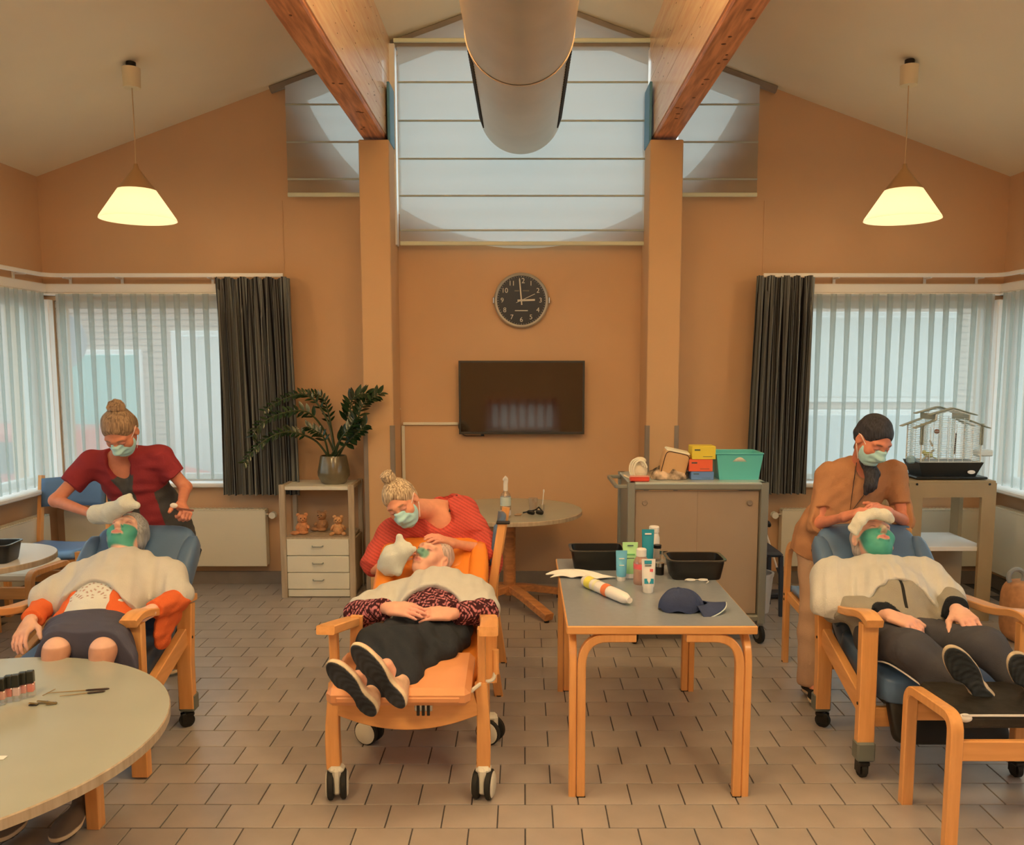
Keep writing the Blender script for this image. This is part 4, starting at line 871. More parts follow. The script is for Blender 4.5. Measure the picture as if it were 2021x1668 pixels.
# --- foreground round table: nail polish, nail tools
NZ = .6005; cols = [(200, 92, 70), (196, 110, 92), (214, 150, 130), (190, 80, 60), (205, 130, 100), (150, 60, 60), (225, 178, 150), (180, 96, 70)]
locs = [(62, 1375), (47, 1378), (34, 1383), (19, 1385), (5, 1391), (-10, 1397), (-26, 1403)]
labs = ['rightmost nail polish bottle of the row, with pale shade', 'nail polish bottle second from the right end of the row', 'nail polish bottle third from the right end of the row', 'nail polish bottle fourth from the right end of the row', 'nail polish bottle fifth from the right, by the left edge', 'nail polish bottle just outside the left edge', 'nail polish bottle furthest outside the left edge']
blk = mat('polish_cap', (.022, .023, .018), .3); gls = mixmat('polish_glass', [('transparent', (.97, .96, .94), .75), ('glossy', (.9, .9, .9), .14), ('diffuse', (.8, .75, .65), .11)])
for i, (u, v) in enumerate(locs):
    c = on(u, v, NZ); t = thing('nail_polish', labs[i], 'nail polish', c, .25, 'row of nail polish bottles'); h_ = .051
    MB().box((0, 0, .0255), (.0262, .0262, .050), .003).build('glass_body', gls, t); MB().box((0, 0, .034), (.021, .021, .029), .002).build('varnish', mat('varnish_%d' % i, A(*cols[i]), .25), t)
    MB().box((0, 0, .072), (.024, .024, .042), .0025).build('cap', blk, t)
def pen(lab, p0, p1, mid, m1, m2, nm, r=.0035):
    a, b_ = on(*p0, NZ) + V(0, 0, r), on(*p1, NZ) + V(0, 0, r); t = thing(nm, lab, 'nail tool', (a + b_) / 2); q = a + (b_ - a) * mid
    MB().tube([a, q], [.0012, .0020], 8).build('wooden_shaft', m1, t, world=True); MB().tube([q, q + (b_ - q) * .1, b_ - (b_ - q) * .1, b_], [.002, r, r, .0018], 10).build('handle', m2, t, world=True)
brn = mat('brown_shaft', A(130, 96, 50), .5); dbr = mat('dark_handle', A(48, 30, 20), .35)
pen('dark-handled nail brush, the farther of two on the round table', (92, 1370), (216, 1361), .62, brn, dbr, 'nail_brush')
pen('dark-handled nail brush, the nearer of two on the round table', (118, 1376), (208, 1366), .60, brn, dbr, 'nail_brush')
t = thing('orange_stick', 'short thin wooden stick beside the nail polish', 'nail tool', on(100, 1367, NZ)); MB().tube([on(84, 1374, NZ) + V(0, 0, .002), on(109, 1361, NZ) + V(0, 0, .002)], .0012, 6).build('stick', brn, t, world=True)
gd = mat('brass_clip', (.28, .22, .10), .35, metal=.7)
for i, (u, v, l_, lab) in enumerate(((66, 1393, .030, 'dark nail clipper lying left in the heap of clips'), (86, 1389, .042, 'long brass nail clipper in the middle of the heap'), (102, 1391, .034, 'brass nail clipper at the right end of the heap'))):
    c = on(u, v, NZ); t = thing('nail_clipper', lab, 'nail clipper', c, .1 * i)
    MB().box((0, 0, .003), (l_, .010, .003), .001).build('lower_lever', gd if i else M['blackm'], t); MB().box((0, 0, .008), (l_, .009, .002), .0008, rotm((0, .12, 0))).build('upper_lever', gd, t); MB().disc((l_ * .3, 0, .002), .003, None, 8, .008).build('pin', M['steel'], t)
o = MB().plate([(-.06, -.018), (.055, -.012), (.055, .012), (-.06, .016)], [], on(0, 1497, NZ) + V(-.04, 0, .0005), (1, .04, 0), (-.04, 1, 0), (0, 0, .0012)).build('paper_strip', mat('cream_paper', A(196, 188, 140), .6), smooth=False); tag(o, 'strip of cream paper at the left edge of the foreground table', 'paper')
# --- plant in glazed pot on the shelf unit
pz = .849; pc = V(P(659, 940, 6.45)[0], 6.45, pz)
t = thing('plant_pot', 'brown glazed ceramic pot on the drawer shelf', 'pot', pc)
pg = mat('brown_glaze', A(96, 78, 48), .18, noise=.35, nscale=6, spec=.8)
MB().lathe([(.001, 0), (.080, 0), (.095, .012), (.120, .06), (.122, .09), (.100, .205), (.096, .215), (.090, .212), (.095, .18), (.001, .175)], pc, 40).build('pot_body', pg, t, world=True)
MB().disc(pc + V(0, 0, .178), .093, None, 28, .01).build('potting_soil', mat('potting_soil', (.02, .013, .008), .95, bump=.5), t, world=True)
pl = thing('potted_plant', 'glossy dark green plant with arching leafy stems in the brown pot', 'plant', pc + V(0, 0, .19))
lf = mat('glossy_leaf', (.018, .050, .020), .22, noise=.4, nscale=3, spec=.6, vary=.35); stm = mat('leaf_stem', (.05, .075, .028), .4)
lb = MB(); vs = []; 
for i in range(7):
    q = i / 6; wd = .5 * math.sin(PI * min(1, q * 1.02)) ** .75 * (1 - .25 * q) + .01; vs += [(-wd * .42, q, -.05 * q * q + .05 * wd), (0, q, -.05 * q * q), (wd * .42, q, -.05 * q * q + .05 * wd)]
lb.add(vs, [(i * 3 + k, i * 3 + k + 1, i * 3 + k + 4, i * 3 + k + 3) for i in range(6) for k in range(2)]); leafmesh = None
rr = random.Random(4); stems = [  # pixel way points (u,v,Y) of each arching stem
 ([(655, 892), (625, 872), (590, 856), (560, 853), (525, 868), (500, 890), (482, 915)], [6.45, 6.38, 6.3, 6.25, 6.2, 6.15, 6.1], 17, .075),
 ([(658, 892), (640, 850), (610, 815), (575, 812), (540, 822), (512, 840), (498, 862)], [6.45, 6.42, 6.35, 6.3, 6.25, 6.2, 6.18], 15, .085),
 ([(660, 892), (650, 840), (625, 795), (600, 778), (575, 782), (545, 795), (520, 812)], [6.48, 6.5, 6.5, 6.48, 6.45, 6.42, 6.4], 15, .07),
 ([(662, 890), (655, 850), (648, 815), (640, 790), (625, 778), (608, 776)], [6.5, 6.54, 6.56, 6.57, 6.57, 6.56], 13, .07),
 ([(656, 890), (640, 866), (622, 850), (606, 842)], [6.4, 6.35, 6.3, 6.28], 9, .08),
 ([(668, 890), (690, 860), (705, 830), (715, 800), (735, 785), (752, 775)], [6.40, 6.30, 6.25, 6.22, 6.20, 6.20], 13, .11),
 ([(665, 890), (680, 850), (690, 815), (695, 790), (710, 778), (728, 778)], [6.42, 6.34, 6.30, 6.26, 6.22, 6.2], 13, .11),
 ([(668, 890), (688, 872), (705, 855), (722, 838)], [6.36, 6.28, 6.22, 6.2], 10, .11),
 ([(664, 892), (672, 868), (690, 845), (700, 825)], [6.34, 6.26, 6.22, 6.2], 10, .11)]
for pts, ys, nl, ll in stems:
    cps = [P(u, v, y) for (u, v), y in zip(pts, ys)]; cps[0] = pc + V(rr.uniform(-.03, .03), rr.uniform(-.03, .03), .18)
    fine = []; m = len(cps)
    for i in range(m - 1):
        p0, p1, p2, p3 = cps[max(0, i - 1)], cps[i], cps[i + 1], cps[min(m - 1, i + 2)]
        for k in range(5): q = k / 5; fine.append(.5 * ((2 * p1) + (-p0 + p2) * q + (2 * p0 - 5 * p1 + 4 * p2 - p3) * q * q + (-p0 + 3 * p1 - 3 * p2 + p3) * q ** 3))
    fine.append(cps[-1]); n = len(fine)
    so = MB().tube(fine, [.009 - .0065 * i / n for i in range(n)], 7).build('stem', stm, pl, world=True)
    for k in range(nl):
        q = .26 + .74 * (k + .5) / nl; i = min(n - 2, int(q * (n - 1))); p = fine[i] + (fine[i + 1] - fine[i]) * (q * (n - 1) - i); tg = nrm(fine[i + 1] - fine[i]); side = nrm(np.cross(tg, (0, -.75, .5)))
        for s_ in (-1, 1):
            dr_ = nrm(tg * .75 + side * s_ * .95 + V(rr.uniform(-.2, .2), rr.uniform(-.35, .1), rr.uniform(-.1, .25))); nn = nrm(np.cross(dr_, side * s_) if 0 else V(0, -.6, .8) - dr_ * dr_.dot(V(0, -.6, .8)))
            Lf = ll * (1.05 - .35 * q) * rr.uniform(.85, 1.1)
            if leafmesh is None: lo = lb.build('leaf', lf, so); leafmesh = lo.data
            else: lo = link('leaf', leafmesh, so)
            x = np.cross(dr_, nn); mt = Matrix(np.column_stack((x * Lf, dr_ * Lf, nn * Lf)).tolist()).to_4x4(); mt.translation = Vector(p.tolist())
            lo.matrix_parent_inverse = wmat(so).inverted(); lo.matrix_basis = mt
# --- three little bears in the niche
def bear(lab, c, s, kind, col, rz):
    fm = mat('clay_bear_%d' % kind, A(*col), .75, noise=.25, nscale=40, bump=.5, bscale=220); t = thing('bear_figurine', lab, 'figurine', c, rz, 'teddy bear figurines'); E = lambda p, r, R=None: MB().ell(V(*p) * s, [q * s for q in r], R, 16, 10)
    E((0, 0, .040), (.040, .034, .042)).build('body', fm, t); h_ = E((0, -.004, .098), (.031, .028, .028)).build('head', fm, t)
    for x in (-1, 1):
        MB().ell(V(x * .024, .002, .122) * s, V(.012, .006, .012) * s).build('ear', fm, h_); MB().ell(V(x * .011, -.030, .104) * s, V(.0035, .003, .0035) * s).build('eye', M['black'], h_)
        if kind == 2: MB().ell(V(x * .040, -.035, .012) * s, V(.014, .026, .013) * s, rotm((0, 0, x * .5))).build('leg', fm, t); MB().ell(V(x * .038, -.016, .052) * s, V(.010, .014, .026) * s, rotm((.5, x * -.5, 0))).build('arm', fm, t)
        else: MB().ell(V(x * .026 - .02, -.018, .013) * s, V(.030, .022, .013) * s, rotm((0, 0, x * .25))).build('leg', fm, t); MB().ell(V(x * .030, -.020, .050) * s, V(.012, .022, .012) * s, rotm((.3, 0, x * .4))).build('arm', fm, t)
    MB().ell(V(0, -.030, .092) * s, V(.013, .011, .010) * s).build('muzzle', fm, h_); MB().ell(V(0, -.040, .095) * s, V(.004, .003, .003) * s).build('nose', M['black'], h_)
bz_ = .4625
bear('left clay-coloured bear figurine in the shelf niche', on(597, 1054, bz_), 1.22, 0, (188, 118, 66), .35)
bear('middle darker bear figurine set further back in the niche', on(636, 1048, bz_), 1.22, 1, (158, 104, 58), -.25)
bear('right sitting teddy bear figurine with spread legs', on(668, 1055, bz_), 1.12, 2, (190, 128, 72), .1)
# --- things on the trolley
tz = 1.0305
def boxy(lab, u0, u1, v0, v1, Y, dp, col, zb=None):
    a, b_ = P(u0, v1, Y), P(u1, v0, Y); zb = a[2] if zb is None else zb; t = thing('carton', lab, 'box', ((a[0] + b_[0]) / 2, Y + dp / 2, zb), 0, 'coloured cartons'); wd, h_ = b_[0] - a[0], b_[2] - zb
    m_ = mat('carton_%d_%d' % (u0, v0), A(*col), .5, noise=.04); MB().box((0, 0, h_ / 2), (wd, dp, h_ - .002), .002).build('carton_body', m_, t)
    MB().box((-wd * .28, -dp / 2 - .0006, h_ * .72), (wd * .24, .001, h_ * .10)).box((wd * .16, -dp / 2 - .0006, h_ * .22), (wd * .4, .001, h_ * .03)).build('printed_lettering', dk, t)
    MB().box((0, -dp * .0, h_ - .0004), (wd * .96, dp * .9, .0012)).build('lid_flap', m_, t); return b_[2]
z1 = boxy('blue carton at the bottom of the stack of three', 1364, 1409, 931, 951, 5.30, .13, (84, 104, 122), tz)
z2 = boxy('orange-red carton in the middle of the stack of three', 1360, 1407, 907, 931, 5.30, .13, (222, 76, 40), z1)
boxy('yellow carton on top of the stack of three', 1366, 1413, 881, 907, 5.30, .13, (222, 160, 44), z2)
# turquoise basket
t = thing('storage_basket', 'turquoise plastic basket with handle holes on the trolley', 'basket', (P(1459, 950, 5.3)[0], 5.42, tz))
wb, wt_, h_, dp = .245, .292, .165, .22
fp_ = [(-wb / 2, 0), (wb / 2, 0), (wt_ / 2, h_ * .93), (wt_ / 2, h_), (-wt_ / 2, h_)]
hl = [(-.045 + .09 * k / 10, h_ * .70 + .028 * math.sin(PI * k / 10)) for k in range(11)]
for y in (-dp / 2, dp / 2 - .004): MB().plate(fp_, [hl[::-1]], (0, y, 0), (1, 0, 0), (0, -.06 if y < 0 else .06, 1), (0, .004, 0)).build('basket_side', M['teal'], t, smooth=False)
for s_ in (-1, 1): MB().add([(s_ * wb / 2, -dp / 2, 0), (s_ * wb / 2, dp / 2, 0), (s_ * wt_ / 2, dp / 2 + .01, h_), (s_ * wt_ / 2, -dp / 2 - .01, h_), (s_ * wb / 2 - s_ * .004, -dp / 2, 0), (s_ * wb / 2 - s_ * .004, dp / 2, 0), (s_ * wt_ / 2 - s_ * .004, dp / 2 + .01, h_), (s_ * wt_ / 2 - s_ * .004, -dp / 2 - .01, h_)], [(0, 1, 2, 3), (7, 6, 5, 4), (0, 4, 5, 1), (3, 2, 6, 7), (1, 5, 6, 2), (0, 3, 7, 4)]).build('basket_end', M['teal'], t, smooth=False)
MB().box((0, 0, .003), (wb, dp, .006)).build('basket_bottom', M['teal'], t)
MB().tube(arc([(-wt_ / 2 - .004, -dp / 2 - .012, h_), (wt_ / 2 + .004, -dp / 2 - .012, h_), (wt_ / 2 + .004, dp / 2 + .012, h_), (-wt_ / 2 - .004, dp / 2 + .012, h_), (-wt_ / 2 - .004, -dp / 2 - .012, h_)], .02), .005, 8).build('basket_rim', M['teal'], t)
o = MB().ell((P(1459, 920, 5.4)[0], 5.42, tz + .085), (.09, .07, .055), None, 18, 10, .7).build('rolled_towel', mat('white_towel_roll', A(210, 196, 160), .9, bump=.5, bscale=120)); tag(o, 'rolled white towel inside the turquoise basket', 'towel')
# tan pouch, patterned cloth, rope bag
t = thing('wash_pouch', 'tilted tan zipped pouch lying on the patterned cloth', 'pouch', P(1330, 915, 5.36)); R = rotm((.12, .22, .05))
MB().ell((0, 0, 0), (.085, .05, .088), R, 28, 16, .3).build('pouch_body', mat('tan_leather', A(178, 128, 74), .6, bump=.3, bscale=60), t); MB().box(R @ V(0, -.0, .083), (.155, .085, .016), .007, R).build('pouch_lid', mat('cream_trim', A(205, 178, 130), .6), t)
MB().tube([R @ V(.078 * math.copysign(abs(math.cos(a_)) ** .35, math.cos(a_)), -.047, .080 * math.copysign(abs(math.sin(a_)) ** .35, math.sin(a_))) for a_ in np.linspace(0, 2 * PI, 40)], .0025, 6).build('piping', dbr, t)
c0 = P(1322, 948, 5.30)
def pc_(s, q): a_ = 2 * PI * s; r = math.cos(q * PI / 2); b = 1 + .12 * math.sin(5 * a_) + .08 * math.sin(9 * a_ + 1); return V(c0[0] + .125 * r * math.cos(a_) * b, 5.38 + .09 * r * math.sin(a_) * b, tz + .002 + (.075 + .012 * math.sin(4 * a_) + .008 * math.sin(11 * a_ + 9 * q)) * math.sin(q * PI / 2) ** .8)
o = sheet('patterned_cloth', pc_, 60, 14, mat('black_and_beige_print', A(190, 150, 105), .85, col2=(.02, .015, .012), nscale=14, bump=.3)); tag(o, 'bundled black and beige patterned cloth under the tan pouch', 'cloth')
t = thing('drawstring_bag', 'cream drawstring bag with rope loops at the left end of the trolley', 'bag', (P(1262, 948, 5.3)[0], 5.36, tz))
bgm = mat('cream_canvas', A(206, 168, 122), .8, bump=.4, bscale=80)
MB().ell((0, 0, .055), (.058, .05, .056), None, 20, 12, .8).ell((.01, 0, .115), (.04, .035, .025), None, 16, 8).build('bag_body', bgm, t)
for k in range(3): MB().tube([(.012 * k - .02 + .042 * math.cos(a_), -.052 - .006 * k, .07 - .005 * k + .062 * math.sin(a_)) for a_ in np.linspace(.3, 5.6, 22)], .006, 7).build('rope_loop', mat('rope', A(220, 180, 130), .8), t)
MB().tube(arc([(-.03, -.06, .02), (-.06, -.07, .012), (-.10, -.06, .03)], .02), .005, 7).build('rope_end', bgm, t)
t = thing('red_tin', 'flat red tin beside the drawstring bag', 'tin', (P(1262, 948, 5.24)[0], 5.24, tz)); MB().box((0, 0, .015), (.12, .05, .028), .006).build('tin_body', mat('red_tin_paint', A(190, 60, 36), .4), t); MB().box((0, 0, .031), (.12, .05, .005), .002).build('tin_lid', mat('pink_tin', A(214, 120, 90), .5), t)
t = thing('beret', 'maroon felt hat behind the turquoise basket on the trolley end', 'hat', (1.44, 5.60, tz + .0)); MB().ell((0, 0, .06), (.075, .07, .058), rotm((0, .5, 0)), 24, 14).build('hat_crown', mat('maroon_felt', A(92, 36, 34), .8, bump=.3), t); MB().tube([(.07 * math.cos(a_) - .03, .06 * math.sin(a_), .025 + .02 * math.cos(a_)) for a_ in np.linspace(0, 2 * PI, 24)], .008, 8).build('hat_band', mat('dark_band', (.02, .01, .01), .8), t)
# --- birdcage
Yc0, Yc1 = 5.76, 5.98; xa, xb = P(1812, 900, 5.78)[0], P(1935, 900, 5.78)[0]; zb = .973
t = thing('birdcage', 'house-shaped wire birdcage with black base on the tan stand', 'birdcage', ((xa + xb) / 2, 5.95, zb)); xc = (xa + xb) / 2; wd = xb - xa
cr_ = mat('cream_wire', A(190, 178, 140), .4); bk = mat('cage_base_black', (.018, .02, .02), .4)
MB().box((xc, 5.88, zb + .012), (wd + .06, .32, .016), .006).build('base_tray', bk, t, world=True)
b = MB(); z0, z1 = zb + .02, P(1033, 912, 5.78)[2]
b.add([(xc + sx_ * k, 5.87 + sy * k2, z) for z, k, k2 in ((z0, wd * .43, .10), (z1, wd * .52, .125)) for sx_, sy in ((-1, -1), (1, -1), (1, 1), (-1, 1))], [(3, 2, 1, 0), (4, 5, 6, 7)] + [(k, (k + 1) % 4, (k + 1) % 4 + 4, k + 4) for k in range(4)]); b.build('cage_base', bk, t, world=True, smooth=False)
MB().disc((xc + wd * .33, 5.752, z0 + .03), .026, rotm((PI / 2 - .1, 0, 0)) @ np.diag([1, .5, 1]), 20, .006).build('base_badge', wt, t, world=True)
ze, zm, zk, zt2 = [P(1033, v, 5.78)[2] for v in (842, 832, 818, 808)]; w1 = wd / 2 - .01; w2 = wd * .27
sil = [(-w1, z1), (w1, z1), (w1, ze), (w2, zm + .012), (w2, zk), (0, zt2), (-w2, zk), (-w2, zm + .012), (-w1, ze)]
wires = MB(); z = z1 + .01
while z < zt2 - .005:
    hw = w1 if z < ze else (w1 + (w2 - w1) * (z - ze) / (zm + .012 - ze)) if z < zm + .012 else w2 if z < zk else w2 * (zt2 - z) / (zt2 - zk)
    for y in (Yc0, Yc1): wires.box((xc, y, z), (2 * hw, .0022, .0022))
    for s_ in (-1, 1): wires.box((xc + s_ * hw, 5.87, z), (.0022, Yc1 - Yc0, .0022))
    z += .0125
for x in (-.16, -.02, .02, .16, -.09, .09):
    for y in (Yc0, Yc1): wires.box((xc + x * .9, y, (z1 + ze) / 2 + (.03 if abs(x) < .1 else 0)), (.0028, .0028, ze - z1 + (.06 if abs(x) < .1 else 0)))
wires.build('cage_bars', cr_, t, smooth=False, world=True)['kind'] = 'stuff'
for y in (Yc0, Yc1):
    f = MB()
    for i in range(len(sil)): a, b2 = sil[i], sil[(i + 1) % len(sil)]; f.bar((xc + a[0], y, a[1]), (xc + b2[0], y, b2[1]), .010, .008, (0, 1, 0), .002)
    f.build('cage_frame', cr_, t, world=True)
rf = mat('roof_strip', A(128, 118, 86), .5)
for s_ in (-1, 1):
    for y in (Yc0 + .01, Yc1 - .01):
        MB().bar((xc, y, zt2 + .010), (xc + s_ * (w2 + .05), y, zk - .004), .05, .007, (0, 1, 0)).build('roof_panel', rf, t, world=True)
        MB().bar((xc + s_ * w2, y, zm + .010), (xc + s_ * (w1 + .055), y, ze - .010), .05, .007, (0, 1, 0)).build('roof_panel', rf, t, world=True)
    MB().box((xc + s_ * (w2 - .004), 5.87, (zm + zk) / 2 + .006), (.014, Yc1 - Yc0, zk - zm - .008)).build('roof_riser', rf, t, world=True)
    MB().box((xc + s_ * w1, Yc0, (ze + z1) / 2 + .07), (.022, .010, (ze - z1) * .6)).build('corner_strip', rf, t, world=True)
MB().box((xc + wd / 2 + .06, 5.86, z1 + .055), (.11, .08, .045), .01).build('feeder_box', cr_, t, world=True); MB().box((xc - wd / 2 - .03, 5.82, z1 + .012), (.05, .05, .05), .01).build('feeder_cup', mat('grey_cup', A(130, 145, 130), .4), t, world=True)
MB().tube([(xc - .11, 5.8, z1 + .11), (xc - .03, 6.0, z1 + .125)], .007, 8).tube([(xc - .17, 5.82, z1 + .0), (xc - .05, 5.9, z1 + .07)], .007, 8).build('perch', mat('perch_wood', A(150, 125, 80), .6), t, world=True)
MB().ell((xc - .035, 5.9, z1 + .20), (.018, .018, .018)).build('hanging_ball', mat('brown_ball', A(120, 70, 48), .5), t, world=True); MB().tube([(xc + .10, 5.9, z1 + .19), (xc + .095, 5.9, z1 + .04)], .005, 8).build('toy_rope', dbr, t, world=True)
bd = thing('canary', 'small yellowish bird perched inside the birdcage', 'bird', P(1832, 898, 5.88)); fy = mat('yellow_plumage', A(170, 158, 84), .8, noise=.25, nscale=60)
ob = MB().ell((0, 0, 0), (.034, .018, .020), rotm((0, .35, 0)), 18, 12).ell((-.030, 0, .018), (.016, .014, .014)).build('body', fy, bd); MB().strip([(.02, 0, -.008), (.065, 0, -.03)], .018, .006, (0, 1, 0)).build('tail', fy, bd)
MB().tube([(-.044, 0, .016), (-.054, 0, .012)], [.005, .001], 8).build('beak', mat('beak', A(150, 110, 70), .5), bd); MB().ell((-.037, -.011, .022), (.0025, .0025, .0025)).ell((-.037, .011, .022), (.0025, .0025, .0025)).build('eye', M['black'], bd)
MB().tube([(0, -.006, -.015), (.004, -.006, -.036)], .002, 6).tube([(0, .006, -.015), (.004, .006, -.036)], .002, 6).build('leg', mat('bird_leg', A(130, 90, 70), .6), bd)
# --- plant on the right sill
sc_ = V(HX - .14, 5.30, .828); t = thing('potted_plant', 'small green plant in a pot on the right window sill', 'plant', sc_)
MB().lathe([(.001, 0), (.055, 0), (.060, .012), (.001, .012)], (0, 0, 0), 24).build('saucer', wt, t); MB().lathe([(.001, .012), (.032, .012), (.042, .065), (.038, .065), (.001, .06)], (0, 0, 0), 24).build('pot', mat('pale_pot', A(190, 160, 120), .5), t)
gr = mat('fresh_leaf', (.10, .20, .08), .5)
for k in range(14):
    a_ = k * 2.4; MB().strip([(.0, 0, .06), (.03 * math.cos(a_), .03 * math.sin(a_), .11), (.06 * math.cos(a_), .06 * math.sin(a_), .125 - .02 * (k % 3))], .009, .0015, nrm((-math.sin(a_), math.cos(a_), 0))).build('leaf', gr, t)
# --- behind the trolley: grey child seat frame, white bin, broom stick; bag at the right edge
t = thing('commode_chair', 'dark grey plastic seat and frame half hidden behind the trolley', 'chair', (1.60, 5.95, 0)); dg = mat('slate_plastic', A(44, 46, 46), .45)
MB().box((0.02, 0, .44), (.36, .34, .035), .015).build('seat', dg, t); MB().ell((-.06, .14, .56), (.14, .03, .13), None, 20, 12, .7).build('backrest', dg, t)
for x in (-.14, .19):
    for y in (-.14, .14): MB().strip([(x, y, .43), (x * 1.05, y * 1.1, 0)], .03, .03).build('leg', dg, t)
t = thing('waste_bin', 'cream plastic bin standing under the slate seat', 'bin', (1.665, 5.93, 0)); MB().lathe([(.001, 0), (.085, 0), (.11, .27), (.102, .27), (.08, .01), (.001, .01)], (0, 0, 0), 30).build('bin_body', wt, t); MB().lathe([(.113, .262), (.116, .285), (.1, .285)], (0, 0, 0), 30).build('bin_rim', wt, t)
t = thing('floor_cleaner', 'long-handled floor cleaner leaning behind the trolley', 'mop', (1.62, 6.3, 0)); MB().tube([P(1533, 1120, 6.30), P(1508, 1040, 6.35)], .008, 8).build('handle', wt, t, world=True); MB().ell(P(1516, 1034, 6.33), (.020, .02, .030), rotm((0, -.6, 0))).build('grip', M['black'], t, world=True)
MB().tube([P(1533, 1120, 6.30), V(1.98, 6.30, .06)], .008, 8).box((1.98, 6.28, .03), (.3, .12, .04), .01).build('cleaner_head', dg, t, world=True)
bx_ = P(2012, 1190, 5.2); t = thing('wicker_bag', 'tan carrying bag with curled grey handle at the right edge', 'bag', (bx_[0] + .09, 5.25, 0)); 
MB().ell((0, 0, .20), (.15, .12, .20), None, 22, 12, .5).build('bag_body', mat('tan_bag', A(170, 110, 60), .7, noise=.2, nscale=18), t); MB().tube([(-.09 + .05 * math.cos(a_), 0, .42 + .05 * math.sin(a_)) for a_ in np.linspace(-.8, 3.8, 16)], .015, 8).build('bag_handle', mat('grey_handle', A(120, 112, 95), .6), t)
